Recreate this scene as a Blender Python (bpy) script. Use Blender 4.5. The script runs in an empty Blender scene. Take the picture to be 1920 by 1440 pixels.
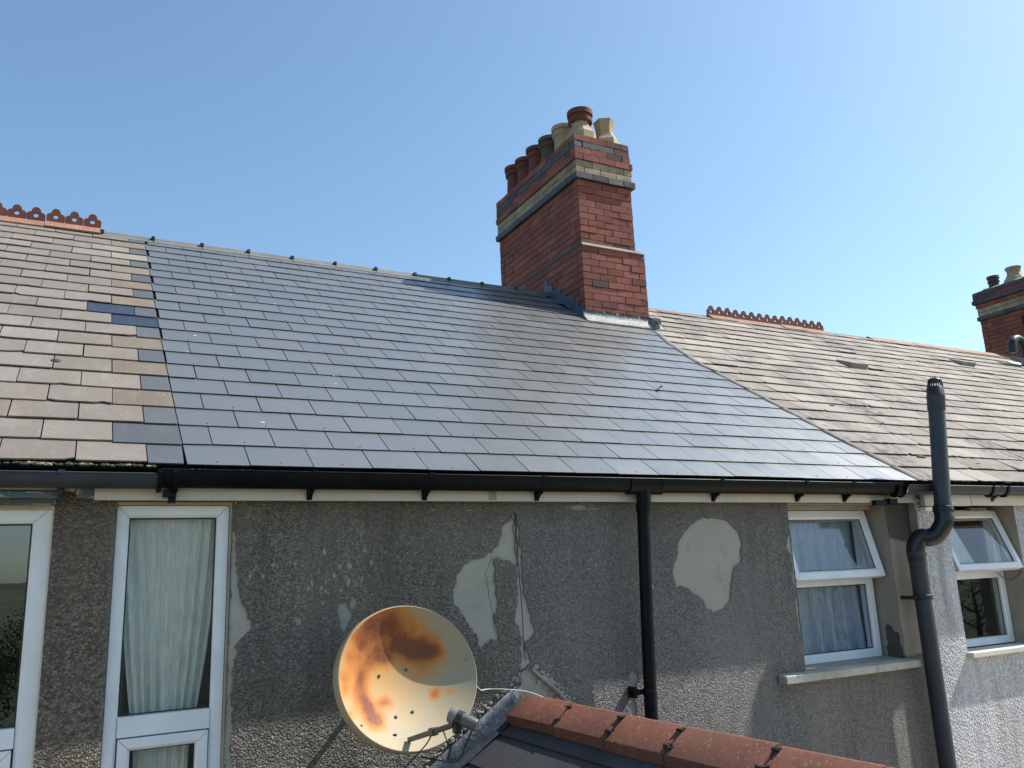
import bpy, bmesh, math, random
from mathutils import Vector, Matrix, noise
random.seed(7)
C = bpy.context.scene.collection
R = math.radians
rnd = random.uniform

# ------------------------------------------------------------------ materials
class NT:
    def __init__(s, name):
        s.m = bpy.data.materials.new(name); s.m.use_nodes = True
        s.t = s.m.node_tree; s.t.nodes.clear()
        s.out = s.t.nodes.new('ShaderNodeOutputMaterial')
        s.tc = s.t.nodes.new('ShaderNodeTexCoord')
    def n(s, typ, ins=None, **attrs):
        nd = s.t.nodes.new('ShaderNode' + typ)
        for k, v in attrs.items(): setattr(nd, k, v)
        for k, v in (ins or {}).items(): s.set(nd, k, v)
        return nd
    def set(s, nd, k, v):
        sock = nd.inputs[k]
        if isinstance(v, bpy.types.NodeSocket): s.t.links.new(v, sock)
        elif isinstance(v, bpy.types.Node): s.t.links.new(v.outputs[0], sock)
        else: sock.default_value = v
    def noise(s, scale, detail=4, rough=.55, vec=None, dist=0):
        nd = s.n('TexNoise', {'Scale': scale, 'Detail': detail, 'Roughness': rough, 'Distortion': dist})
        s.set(nd, 'Vector', vec or s.tc.outputs['Object']); return nd.outputs[0]
    def vor(s, scale, vec=None, feature='F1', rnd_=1.0):
        nd = s.n('TexVoronoi', {'Scale': scale, 'Randomness': rnd_}, feature=feature)
        s.set(nd, 'Vector', vec or s.tc.outputs['Object']); return nd
    def mapping(s, scale=(1, 1, 1), loc=(0, 0, 0)):
        return s.n('Mapping', {'Vector': s.tc.outputs['Object'], 'Scale': scale, 'Location': loc}).outputs[0]
    def ramp(s, fac, stops, interp='LINEAR'):
        nd = s.n('ValToRGB', {'Fac': fac}); cr = nd.color_ramp; cr.interpolation = interp
        while len(cr.elements) < len(stops): cr.elements.new(.5)
        for e, (p, c) in zip(cr.elements, stops):
            e.position = p; e.color = (*c, 1) if not isinstance(c, (int, float)) else (c, c, c, 1)
        return nd.outputs[0]
    def mix(s, fac, a, b, mode='MIX'):
        nd = s.n('Mix', data_type='RGBA', blend_type=mode)
        s.set(nd, 0, fac)
        for i, v in ((6, a), (7, b)): s.set(nd, i, (*v, 1) if isinstance(v, tuple) and len(v) == 3 else v)
        return nd.outputs[2]
    def math(s, op, a, b=0.0, clamp=False):
        nd = s.n('Math', {0: a, 1: b}, operation=op); nd.use_clamp = clamp; return nd.outputs[0]
    def sep(s, vec=None):
        return s.n('SeparateXYZ', {0: vec or s.tc.outputs['Object']})
    def rand(s): return s.n('NewGeometry').outputs['Random Per Island']
    def bump(s, h, strength=.3, dist=.01, normal=None):
        nd = s.n('Bump', {'Height': h, 'Strength': strength, 'Distance': dist})
        if normal: s.set(nd, 'Normal', normal)
        return nd.outputs[0]
    def bsdf(s, col, rough=.7, normal=None, metal=0, spec=.5, **kw):
        b = s.n('BsdfPrincipled')
        s.set(b, 'Base Color', (*col, 1) if isinstance(col, tuple) else col)
        s.set(b, 'Roughness', rough); s.set(b, 'Metallic', metal); s.set(b, 'Specular IOR Level', spec)
        if normal: s.set(b, 'Normal', normal)
        for k, v in kw.items(): s.set(b, k.replace('_', ' '), v)
        s.t.links.new(b.outputs[0], s.out.inputs[0]); return s.m

M = {}
def simple(name, col, rough=.5, metal=0, var=.12, nscale=8, bumps=0, bscale=60, spec=.5):
    t = NT(name); nz = t.noise(nscale, 5)
    d = tuple(c * (1 - var) for c in col); l = tuple(min(1, c * (1 + var)) for c in col)
    c = t.ramp(nz, [(.3, d), (.7, l)])
    nrm = t.bump(t.noise(bscale, 3), bumps, .004) if bumps else None
    rr = t.ramp(t.noise(nscale * 2.3, 4), [(.3, rough * .85), (.7, min(1, rough * 1.15))])
    M[name] = t.bsdf(c, rr, nrm, metal, spec); return M[name]

# new fibre-cement slate
t = NT('new_slate'); r = t.rand()
c = t.ramp(r, [(0, (.114, .119, .119)), (.5, (.124, .128, .128)), (1, (.134, .136, .135))])
st = t.noise(1.2, 5, .6)
c = t.mix(t.ramp(st, [(.45, 0), (.8, .35)]), c, (.125, .125, .125))
fl = t.noise(70, 2, .5, t.mapping((1, .35, .35)))
c = t.mix(t.ramp(fl, [(.74, 0), (.80, .6)]), c, (.25, .25, .25))
ro = t.math('ADD', t.ramp(t.noise(5, 6, .65), [(.3, .29), (.7, .36)]), t.math('MULTIPLY', r, .02))
M['new_slate'] = t.bsdf(c, ro, t.bump(t.noise(130, 4, .6), .07, .003), spec=.6, IOR=1.95)

def old_slate(name, a, b, cc, lichen, streak, rough=.8, lic=(.52, .50, .42)):
    t = NT(name); r = t.rand()
    c = t.ramp(r, [(0, a), (.5, b), (1, cc)])
    n1 = t.noise(2.2, 6, .62)
    c = t.mix(t.ramp(n1, [(.35, .0), (.75, streak)]), c, tuple(x * .62 for x in a))
    n2 = t.noise(9, 6, .7, t.mapping((1, .4, .4)))
    c = t.mix(t.ramp(n2, [(.5, 0), (.75, .45)]), c, tuple(min(1, x * 1.28) for x in cc))
    n3 = t.noise(38, 5, .7)
    c = t.mix(t.ramp(n3, [(.62, 0), (.72, lichen)]), c, lic)
    n4 = t.noise(55, 4, .7)
    c = t.mix(t.ramp(n4, [(.64, 0), (.72, .6)]), c, (.05, .045, .04))
    M[name] = t.bsdf(c, rough, t.bump(t.noise(60, 6, .7), .35, .006), spec=.35)
old_slate('slate_brown', (.185, .153, .130), (.215, .180, .155), (.25, .213, .187), .35, .35)
old_slate('slate_tan', (.165, .132, .100), (.19, .153, .118), (.215, .178, .14), .5, .5)
old_slate('slate_lichen', (.20, .18, .14), (.25, .22, .18), (.28, .25, .2), .95, .4, lic=(.62, .6, .52))
old_slate('slate_blue', (.080, .087, .098), (.094, .101, .112), (.108, .114, .124), .12, .2, .6, lic=(.4, .4, .4))
old_slate('slate_dark', (.028, .040, .068), (.032, .046, .075), (.038, .052, .08), .04, .1, .5, lic=(.3, .3, .3))
# weathered slate of the right-hand roof: pale with black algae blotches
t = NT('slate_weathered'); r = t.rand()
c = t.ramp(r, [(0, (.225, .19, .16)), (.5, (.285, .245, .21)), (1, (.34, .30, .26))])
bl = t.noise(1.1, 6, .68, t.mapping((1, .7, .7)), .6)
blm = t.math('MULTIPLY', t.ramp(bl, [(.46, 0), (.62, 1)]), t.ramp(t.noise(14, 5, .7), [(.4, .15), (.6, .9)]))
c = t.mix(blm, c, (.07, .065, .06))
n4 = t.noise(26, 5, .7, t.mapping((1, .5, .5)))
c = t.mix(t.ramp(n4, [(.62, 0), (.72, .85)]), c, (.045, .04, .036))
n5 = t.noise(16, 6, .7)
c = t.mix(t.ramp(n5, [(.55, 0), (.72, .5)]), c, (.36, .34, .30))
rd = t.noise(3.1, 3, .5, t.mapping((1, 1, 1), (4, 2, 0)))
c = t.mix(t.math('MULTIPLY', t.ramp(rd, [(.68, 0), (.74, .6)]), t.ramp(t.noise(50, 3), [(.45, 0), (.6, 1)])), c, (.30, .12, .07))
M['slate_weathered'] = t.bsdf(c, .82, t.bump(t.noise(45, 6, .7), .5, .008), spec=.3)

# pebbledash renders
def dash(name, a, b, cc, scale, spark, bstr, stain=.6, hi=(.42, .38, .33), sp=.5, vert=1.0):
    t = NT(name); mp = t.mapping((1, 1, vert))
    v = t.vor(scale, mp); v2 = t.vor(scale * .5, mp)
    rc = t.n('SeparateColor', {0: v.outputs['Color']}).outputs[0]
    c = t.ramp(rc, [(0, a), (.45, b), (.85, cc), (1, tuple(x * 1.25 for x in cc))])
    cav = t.ramp(v.outputs['Distance'], [(.25, 0), (.75, .55)])
    c = t.mix(cav, c, tuple(x * .45 for x in a))
    big = t.noise(1.5, 6, .6)
    c = t.mix(t.ramp(big, [(.38, 0), (.7, stain)]), c, tuple(x * .62 for x in b))
    stv = t.noise(3.2, 6, .6, t.mapping((1, 1, .22)))
    c = t.mix(t.ramp(stv, [(.42, 0), (.72, .5)]), c, tuple(min(1, x * 1.35) for x in b))
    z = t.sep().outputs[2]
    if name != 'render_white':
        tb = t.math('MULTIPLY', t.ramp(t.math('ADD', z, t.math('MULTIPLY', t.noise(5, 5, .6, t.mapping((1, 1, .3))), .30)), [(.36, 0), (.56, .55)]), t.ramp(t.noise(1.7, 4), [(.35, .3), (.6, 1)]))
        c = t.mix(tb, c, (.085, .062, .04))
    ds = t.noise(6.5, 5, .65, t.mapping((1, 1, .10)))
    c = t.mix(t.math('MULTIPLY', t.ramp(ds, [(.48, 0), (.66, .75)]), t.ramp(t.noise(.9, 3, .5, t.mapping((1, 1, 1), (7, 0, 3))), [(.45, 0), (.6, 1)])), c, tuple(x * .42 for x in b))
    sv = t.vor(scale * .42)
    rs = t.n('SeparateColor', {0: sv.outputs['Color']}).outputs[1]
    flk = t.math('MULTIPLY', t.ramp(rs, [(1 - spark, 0), (1 - spark + .005, 1)]), t.ramp(sv.outputs['Distance'], [(.2, 1), (.3, 0)]))
    flk = t.math('MULTIPLY', flk, t.ramp(t.noise(2.6, 4, .6), [(.42, .15), (.6, 1)]))
    c = t.mix(flk, c, hi)
    h = t.math('ADD', t.math('MULTIPLY', t.math('SUBTRACT', 1.0, v.outputs['Distance']), .7), t.math('MULTIPLY', t.noise(scale * .35, 5, .65), 1.1))
    rr = t.ramp(rc, [(0, .85), (1, .45)])
    M[name] = t.bsdf(c, rr, t.bump(h, bstr, .02), spec=sp)
dash('render_grey', (.15, .136, .12), (.25, .23, .206), (.35, .325, .295), 125, .045, .9, .5, sp=.5)
dash('render_coarse', (.14, .122, .098), (.235, .208, .172), (.34, .304, .258), 100, .03, 1.0, .55)
dash('render_gravel', (.10, .078, .056), (.20, .162, .122), (.34, .28, .215), 95, .12, 1.0, .35, hi=(.55, .46, .37))
dash('render_white', (.52, .51, .52), (.62, .61, .62), (.70, .69, .70), 62, .0, 1.0, .2, sp=.4)
# smooth plaster with stains
def plaster(name, a, b, dark=(.1, .095, .085), da=.4, rough=.8, bs=.2):
    t = NT(name); n = t.noise(4, 6, .6)
    c = t.ramp(n, [(.3, a), (.7, b)])
    c = t.mix(t.ramp(t.noise(7, 6, .7, None, .4), [(.55, 0), (.75, da)]), c, dark)
    M[name] = t.bsdf(c, rough, t.bump(t.noise(35, 6, .65), bs, .006), spec=.3)
plaster('plaster_grey', (.31, .282, .232), (.38, .35, .292), da=.3, bs=.35)
plaster('plaster_smooth', (.36, .332, .272), (.41, .382, .318), (.24, .215, .17), da=.75, bs=.3)
plaster('plaster_beige', (.30, .25, .195), (.40, .34, .275), da=.2)
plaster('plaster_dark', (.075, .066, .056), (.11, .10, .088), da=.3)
plaster('mortar', (.26, .245, .21), (.38, .36, .31), da=.45, bs=.7)
plaster('mortar_dark', (.035, .03, .03), (.06, .053, .05), da=.3)
plaster('mortar_fillet', (.19, .175, .15), (.28, .26, .225), (.06, .055, .05), .6, .9, .9)
plaster('sill_stone', (.36, .33, .27), (.54, .50, .42), (.10, .085, .065), 1.0, .8, .6)
plaster('old_paint', (.42, .38, .29), (.52, .475, .37), (.07, .06, .05), .45, .7, .4)
plaster('interior_plaster', (.30, .28, .25), (.36, .34, .31))
# blue peeling paint on the old fascia
t = NT('peeling_paint')
c = t.ramp(t.noise(18, 6, .7, t.mapping((.6, 1, 1.6)), .5), [(.44, (.40, .37, .29)), (.47, (.075, .12, .155)), (.62, (.11, .17, .21)), (.66, (.05, .04, .032))], 'LINEAR')
M['peeling_paint'] = t.bsdf(c, .75, t.bump(t.noise(30, 6, .7), .7, .006))
# bricks
def brick(name, a, b, cc, soot=.35, rough=.8):
    t = NT(name); r = t.rand()
    c = t.ramp(r, [(0, a), (.5, b), (1, cc)])
    c = t.mix(t.ramp(t.noise(2.4, 6, .65), [(.42, 0), (.75, soot)]), c, (.045, .035, .035))
    c = t.mix(t.ramp(t.noise(26, 5, .7), [(.55, 0), (.75, .5)]), c, tuple(x * .45 for x in a))
    c = t.mix(t.ramp(t.noise(60, 4, .7, t.mapping((1, 1, 1), (3, 0, 0))), [(.66, 0), (.76, .5)]), c, tuple(min(1, x * 1.6) for x in cc))
    M[name] = t.bsdf(c, rough, t.bump(t.noise(48, 6, .7), .45, .006), spec=.3)
brick('brick_red', (.225, .064, .044), (.28, .080, .054), (.33, .108, .076), .5)
brick('brick_yellow', (.33, .255, .16), (.38, .295, .19), (.42, .34, .225), .75)
brick('brick_blue', (.05, .047, .055), (.07, .066, .076), (.095, .085, .092), .3, .6)
brick('brick_mixed', (.14, .055, .042), (.12, .065, .06), (.19, .07, .05), .5)
# terracotta pieces
def terra(name, a, b, moss=.3, mc=(.30, .27, .16), rough=.75):
    t = NT(name)
    c = t.ramp(t.noise(7, 6, .65), [(.3, a), (.7, b)])
    c = t.mix(t.math('MULTIPLY', t.rand(), .4), c, tuple(x * .6 for x in a))
    c = t.mix(t.ramp(t.noise(60, 5, .7), [(.56, 0), (.66, moss)]), c, mc)
    c = t.mix(t.ramp(t.noise(3.5, 6, .7), [(.5, 0), (.75, .6)]), c, (.07, .045, .035))
    M[name] = t.bsdf(c, rough, t.bump(t.noise(55, 6, .7), .4, .005), spec=.3)
terra('terracotta_crest', (.17, .05, .034), (.24, .075, .05), .06)
terra('terracotta_base', (.28, .13, .085), (.38, .20, .135), .75, (.60, .52, .38))
terra('terracotta_ridge', (.22, .10, .07), (.34, .18, .13), .5, (.5, .42, .32))
terra('terracotta_new', (.13, .05, .034), (.25, .09, .055), .7, (.26, .19, .11))
terra('pot_red', (.12, .042, .03), (.19, .062, .042), .1)
terra('pot_buff', (.38, .28, .17), (.50, .385, .25), .4, (.2, .17, .12))
terra('pot_dark', (.06, .045, .04), (.16, .10, .07), .1)
# plastics, metals
simple('pvc_white', (.77, .775, .785), .34, var=.06, nscale=6)
simple('pvc_fascia', (.58, .52, .44), .4, var=.07, nscale=4)
simple('pvc_cream', (.66, .62, .53), .5, var=.1)
simple('bend_black', (.012, .012, .014), .32)
simple('dish_back_shade', (.20, .20, .165), .7, var=.3, nscale=12)  # darker tone paints shade into the dish's rim and back
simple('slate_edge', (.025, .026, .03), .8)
simple('sealant_black', (.02, .02, .022), .5)
simple('gutter_black', (.006, .0062, .008), .38, var=.4, spec=.15)
simple('gutter_old', (.030, .034, .044), .5, var=.35, nscale=3)
simple('pipe_grey', (.034, .037, .043), .46, var=.10, nscale=4)
simple('rubber_black', (.016, .016, .018), .5)
simple('wet_slate', (.055, .056, .06), .5, var=.2, nscale=2)
simple('ridge_grey', (.145, .142, .132), .65, var=.2, bumps=.2)
simple('wood_dark', (.10, .06, .03), .8, var=.3)
simple('roof_felt', (.018, .017, .017), .9)
simple('steel_dark', (.10, .10, .105), .45, .6)
simple('lnb_grey', (.085, .09, .09), .45, var=.12, nscale=20)
simple('lnb_cap', (.19, .19, .18), .5)
simple('cable_white', (.62, .60, .55), .5)
simple('moss', (.045, .04, .022), .95, var=.5, nscale=40)
simple('moss_pale', (.26, .22, .16), .95, var=.4, nscale=40)
simple('dark_room', (.05, .048, .045), .9)
simple('rivet', (.16, .13, .11), .45, .5)
simple('flake_white', (.55, .55, .53), .7)
simple('insulation', (.62, .56, .38), .9, var=.2)
simple('leaf_dry', (.28, .2, .12), .8)
t = NT('lead'); nz = t.noise(9, 6, .65)
c = t.ramp(nz, [(.3, (.14, .165, .19)), (.6, (.26, .29, .31)), (.8, (.42, .44, .44))])
M['lead'] = t.bsdf(c, .48, t.bump(t.noise(22, 5, .6, None, .8), .8, .015), .25, .5)
t = NT('lead_dark'); nz = t.noise(8, 6, .65)
c = t.ramp(nz, [(.3, (.055, .075, .10)), (.6, (.085, .11, .145)), (.8, (.16, .19, .22))])
M['lead_dark'] = t.bsdf(c, .5, t.bump(t.noise(14, 5, .6, None, .8), .7, .015), .2, .5)
t = NT('lead_bright'); nz = t.noise(12, 6, .65)
c = t.ramp(nz, [(.3, (.40, .41, .40)), (.7, (.66, .66, .62))])
M['lead_bright'] = t.bsdf(c, .6, t.bump(t.noise(20, 5, .6, None, .8), .8, .012), .1, .5)

def glass(name, tint, bump=0, rough=0.0, refl=1.0):
    t = NT(name)
    nrm = t.bump(t.noise(150, 2, .5, t.mapping((1, 1, .8))), bump, .004) if bump else None
    f = t.n('Fresnel', {'IOR': 1.55})
    if nrm: t.set(f, 'Normal', nrm)
    tr = t.n('BsdfTransparent', {'Color': (*tint, 1)})
    gl = t.n('BsdfGlossy', {'Roughness': rough, 'Color': (.95, .97, 1, 1)})
    if nrm: t.set(gl, 'Normal', nrm)
    front = t.math('SUBTRACT', 1.0, t.n('NewGeometry').outputs['Backfacing'])
    mx = t.n('MixShader', {0: t.math('MULTIPLY', t.math('MULTIPLY', f.outputs[0], refl, True), front), 1: tr, 2: gl})
    t.t.links.new(mx.outputs[0], t.out.inputs[0]); M[name] = t.m
glass('glass_clear', (.93, .95, .95), 0, 0, 1.3)
glass('glass_obscure', (.96, .97, .95), .5, .12, 1.0)
glass('glass_dark', (.5, .55, .55), 0, 0, 4.0)
# net curtain
def cloth(name, a, b, wave, trans=.25):
    t = NT(name)
    w = t.noise(90, 4, .6, t.mapping((1, 1, .12)))
    c = t.ramp(w, [(.35, a), (.65, b)])
    h = t.noise(wave, 3, .6, t.mapping((1, 1, .6)), 1.0)
    d = t.n('BsdfDiffuse', {'Color': c, 'Normal': t.bump(h, .6, .006)})
    tl = t.n('BsdfTranslucent', {'Color': c})
    mx = t.n('MixShader', {0: trans, 1: d, 2: tl})
    t.t.links.new(mx.outputs[0], t.out.inputs[0]); M[name] = t.m
cloth('net_green', (.66, .67, .63), (.86, .87, .83), 160)
cloth('net_blue', (.40, .43, .52), (.60, .63, .73), 40)
cloth('sheet_white', (.70, .74, .74), (.80, .84, .84), 20)
# dish paint with rust stains stored per vertex
t = NT('rusty_dish')
at = t.n('Attribute', attribute_name='rust'); ah = t.n('Attribute', attribute_name='wash')
nn = t.math('ADD', t.math('MULTIPLY', t.math('SUBTRACT', t.noise(16, 8, .75), .5), .75), t.math('MULTIPLY', t.math('SUBTRACT', t.noise(30, 6, .7, t.mapping((1, 1, .15))), .5), .3))
base = t.mix(t.ramp(t.noise(9, 5, .6), [(.4, 0), (.7, .5)]), (.36, .32, .22), (.31, .28, .20))
c = t.mix(t.math('ADD', ah.outputs['Fac'], t.math('MULTIPLY', nn, .5), True), base, (.56, .30, .10))
rk = t.math('ADD', at.outputs['Fac'], nn)
c = t.mix(t.ramp(rk, [(.18, 0), (.55, .9)]), c, (.56, .22, .05))
c = t.mix(t.ramp(rk, [(.50, 0), (1.0, 1)]), c, (.33, .10, .028))
c = t.mix(t.ramp(t.math('ADD', t.math('MULTIPLY', at.outputs['Fac'], .55), t.math('MULTIPLY', t.noise(75, 5, .75), .75)), [(.84, 0), (1.0, .7)]), c, (.13, .05, .03))
M['rusty_dish'] = t.bsdf(c, .62, t.bump(t.vor(330).outputs['Distance'], .25, .002), spec=.3)
# ground & greens
t = NT('grass'); c = t.ramp(t.noise(1.3, 6, .7), [(.3, (.035, .06, .018)), (.7, (.08, .11, .035))])
M['grass'] = t.bsdf(c, .9, t.bump(t.noise(30, 4), .8, .05))
t = NT('hill'); c = t.ramp(t.noise(.02, 6, .7), [(.35, (.03, .05, .02)), (.5, (.06, .08, .03)), (.65, (.10, .10, .05))])
M['hill'] = t.bsdf(c, .95)
t = NT('leaves'); c = t.ramp(t.rand(), [(0, (.02, .042, .012)), (.5, (.04, .075, .02)), (1, (.075, .11, .035))])
M['leaves'] = t.bsdf(c, .6)
simple('bark', (.12, .09, .06), .9, var=.3)
simple('roof_far', (.09, .085, .085), .8)
simple('bounce_warm', (.54, .41, .29), .9)  # warm pale tone for the added slab that bounces light

# ------------------------------------------------------------------ mesh helpers
def link(o, parent=None):
    C.objects.link(o)
    if parent: o.parent = parent
    return o
def build(bm, name, mats, parent=None, smooth=False, recalc=True):
    if recalc: bmesh.ops.recalc_face_normals(bm, faces=bm.faces)
    me = bpy.data.meshes.new(name); bm.to_mesh(me); bm.free()
    for m in (mats if isinstance(mats, (list, tuple)) else [mats]): me.materials.append(M[m])
    if smooth is True:
        for p in me.polygons: p.use_smooth = True
    elif smooth:
        me.shade_auto(smooth) if hasattr(me, 'shade_auto') else None
        for p in me.polygons: p.use_smooth = True
        me.set_sharp_from_angle(angle=R(smooth))
    return link(bpy.data.objects.new(name, me), parent)
def thing(name, label, cat, loc=(0, 0, 0), group=None):
    o = bpy.data.objects.new(name, None); o.empty_display_size = .2; C.objects.link(o)
    o.location = loc; o['label'] = label; o['category'] = cat
    if group: o['group'] = group
    return o
def tag(o, label, cat, group=None):
    o['label'] = label; o['category'] = cat
    if group: o['group'] = group
    return o
def BM(): return bmesh.new()
def box(bm, x0, x1, y0, y1, z0, z1, mi=0, j=0, tf=None):
    P = [(x0, y0, z0), (x1, y0, z0), (x1, y1, z0), (x0, y1, z0), (x0, y0, z1), (x1, y0, z1), (x1, y1, z1), (x0, y1, z1)]
    return hexa(bm, P, mi, j, tf)
def hexa(bm, P, mi=0, j=0, tf=None):
    vs = []
    for p in P:
        q = Vector(p)
        if j: q += Vector((rnd(-j, j), rnd(-j, j), rnd(-j, j)))
        if tf: q = tf(q)
        vs.append(bm.verts.new(q))
    for f in ((3, 2, 1, 0), (4, 5, 6, 7), (0, 1, 5, 4), (1, 2, 6, 5), (2, 3, 7, 6), (3, 0, 4, 7)):
        bm.faces.new([vs[i] for i in f]).material_index = mi
    return vs
def bevel(bm, w, seg=1):
    bmesh.ops.bevel(bm, geom=[e for e in bm.edges], offset=w, segments=seg, affect='EDGES', profile=.5)
def tube(bm, pts, r, n=10, caps=True, mi=0):
    pts = [Vector(p) for p in pts]; rs = r if isinstance(r, (list, tuple)) else [r] * len(pts)
    rings = []; prev = None
    for i, p in enumerate(pts):
        d = (pts[min(i + 1, len(pts) - 1)] - pts[max(i - 1, 0)]).normalized()
        if prev is None:
            a = Vector((0, 0, 1)) if abs(d.z) < .9 else Vector((1, 0, 0)); u = d.cross(a).normalized()
        else: u = (prev - d * prev.dot(d)).normalized()
        prev = u; v = d.cross(u)
        rings.append([bm.verts.new(p + (u * math.cos(2 * math.pi * k / n) + v * math.sin(2 * math.pi * k / n)) * rs[i]) for k in range(n)])
    for a, b in zip(rings, rings[1:]):
        for k in range(n): bm.faces.new((a[k], a[(k + 1) % n], b[(k + 1) % n], b[k])).material_index = mi
    if caps:
        bm.faces.new(rings[0][::-1]).material_index = mi; bm.faces.new(rings[-1]).material_index = mi
    return rings
def smoothpath(pts, n=6):
    pts = [Vector(p) for p in pts]; out = []
    P = [pts[0] * 2 - pts[1]] + pts + [pts[-1] * 2 - pts[-2]]
    for i in range(1, len(P) - 2):
        for k in range(n):
            s = k / n; a, b, c, d = P[i - 1:i + 3]
            out.append(.5 * ((2 * b) + (c - a) * s + (2 * a - 5 * b + 4 * c - d) * s * s + (3 * b - a - 3 * c + d) * s ** 3))
    out.append(pts[-1]); return out
def lathe(bm, prof, c, n=24, axis=None, square=0, mi=0, close=True):
    """prof: (r, h) pairs round axis through c."""
    w = (axis or Vector((0, 0, 1))).normalized()
    u = w.orthogonal().normalized() if axis else Vector((1, 0, 0)); v = w.cross(u)
    c = Vector(c); rings = []
    for r, h in prof:
        rings.append([bm.verts.new(c + w * h + (u * math.cos(2 * math.pi * (k + .5) / n) + v * math.sin(2 * math.pi * (k + .5) / n)) * r) for k in range(n)])
    for a, b in zip(rings, rings[1:]):
        for k in range(n): bm.faces.new((a[k], a[(k + 1) % n], b[(k + 1) % n], b[k])).material_index = mi
    if close:
        bm.faces.new(rings[0][::-1]).material_index = mi; bm.faces.new(rings[-1]).material_index = mi
def prism_x(bm, prof, x0, x1, mi=0, caps=True):
    """closed (y,z) outline pushed along x."""
    a = [bm.verts.new((x0, y, z)) for y, z in prof]; b = [bm.verts.new((x1, y, z)) for y, z in prof]
    n = len(prof)
    for k in range(n): bm.faces.new((a[k], a[(k + 1) % n], b[(k + 1) % n], b[k])).material_index = mi
    if caps: bm.faces.new(a[::-1]).material_index = mi; bm.faces.new(b).material_index = mi
def blob(bm, c, r, sx=1, sy=1, sz=1, mi=0, tf=None):
    ret = bmesh.ops.create_icosphere(bm, subdivisions=1, radius=1)
    for v in ret['verts']:
        k = 1 + .35 * noise.noise(v.co * 2 + Vector(c) * 9)
        q = Vector((v.co.x * sx * r * k, v.co.y * sy * r * k, v.co.z * sz * r * k)) + Vector(c)
        v.co = tf(q) if tf else q
    for v in ret['verts']:
        for f in v.link_faces: f.material_index = mi

def patch(name, pts, y, mat, parent, th=.004, jag=.012, step=.02, plane='y', label=None):
    """ragged-edged skin of plaster on a wall face; pts are (x,z), or (y,z) on an x face."""
    out = []
    n = len(pts); seed = rnd(0, 50)
    for i in range(n):
        a = Vector(pts[i]); b = Vector(pts[(i + 1) % n]); m = max(1, int((b - a).length / step))
        nrm = Vector((-(b - a).y, (b - a).x)).normalized() if (b - a).length else Vector((0, 0))
        for k in range(m):
            p = a.lerp(b, k / m)
            out.append(p + nrm * jag * (noise.noise(Vector((p.x * 26, p.y * 26, seed))) * 1.2 + rnd(-.45, .45)))
    bm = BM()
    if plane == 'y':
        f = [bm.verts.new((p.x, y - th, p.y)) for p in out]; b = [bm.verts.new((p.x, y + .01, p.y)) for p in out]
    else:
        f = [bm.verts.new((y - th, p.x, p.y)) for p in out]; b = [bm.verts.new((y + .01, p.x, p.y)) for p in out]
    m = len(out)
    from mathutils.geometry import delaunay_2d_cdt
    co, ed, fc = delaunay_2d_cdt([p for p in out], [], [list(range(m))], 1, 1e-6)[:3]
    nv = [bm.verts.new((p[0], y - th, p[1]) if plane == 'y' else (y - th, p[0], p[1])) for p in co]
    for t3 in fc: bm.faces.new([nv[i] for i in t3])
    for k in range(m): bm.faces.new((f[k], f[(k + 1) % m], b[(k + 1) % m], b[k]))
    o = build(bm, name, mat, parent, recalc=False)
    if label: o['label'] = label
    return o

# ------------------------------------------------------------------ geometry of the terrace
PITCH = R(34); CA, SA, TA = math.cos(PITCH), math.sin(PITCH), math.tan(PITCH)
EY, EZ = 4.0, .5325                       # lower edge of the slates
WY = 4.12                                 # face of the rear wall
RIDGE_Y = 7.86
GROUND = -5.2
GA = .2215                                # slate gauge
def RP(x, s, h=0):                        # point on the roof: x, distance up the slope, height above it
    return Vector((x, EY + s * CA - h * SA, EZ + s * SA + h * CA))
SMAX = (RIDGE_Y - EY) / CA

def ragged(bm, xa0, xb0, xa1, xb1, s0, s1, t, lift, mi, sk, rag=.002):
    h0 = t * 1.35 + lift; n = 7; low = []
    notch = random.randint(1, n - 1) if random.random() < .16 else -1
    cl, cr = (rnd(.008, .03) if random.random() < .14 else 0), (rnd(.008, .03) if random.random() < .14 else 0)
    for i in range(n + 1):
        u = i / n; x = xa0 + (xb0 - xa0) * u + (rnd(-.004, .004) if 0 < i < n else 0)
        ds = rnd(-rag, rag) + (rnd(.006, .016) if i == notch else 0) + (cl if i == 0 else 0) + (cr if i == n else 0)
        low.append((x, s0 + sk * (1 - 2 * u) + ds))
    T = [bm.verts.new(RP(x, s, h0 + t)) for x, s in low] + [bm.verts.new(RP(xb1, s1, t)), bm.verts.new(RP(xa1, s1, t))]
    B = [bm.verts.new(RP(x, s, h0)) for x, s in low] + [bm.verts.new(RP(xb1, s1, 0)), bm.verts.new(RP(xa1, s1, 0))]
    bm.faces.new(T).material_index = mi; bm.faces.new(B[::-1]).material_index = mi
    for k in range(len(T)):
        j = (k + 1) % len(T); bm.faces.new((T[j], T[k], B[k], B[j])).material_index = mi

def slate(bm, xa0, xb0, xa1, xb1, s0, s1, t=.0055, lift=0, mi=0, sk=0, chip=0):
    """one slate: lower edge xa0..xb0 at s0, upper edge xa1..xb1 at s1, tail propped on the course below."""
    h0 = t * 1.35 + lift; h1 = .0
    P = [RP(xa0, s0 + sk, h0), RP(xb0, s0 - sk, h0), RP(xb1, s1, h1), RP(xa1, s1, h1),
         RP(xa0, s0 + sk, h0 + t), RP(xb0, s0 - sk, h0 + t), RP(xb1, s1, h1 + t), RP(xa1, s1, h1 + t)]
    vs = [bm.verts.new(p) for p in P]
    for n_, f in enumerate(((3, 2, 1, 0), (4, 5, 6, 7), (0, 1, 5, 4), (1, 2, 6, 5), (2, 3, 7, 6), (3, 0, 4, 7))):
        bm.faces.new([vs[i] for i in f]).material_index = chip if (chip and n_ > 1) else mi

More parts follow.
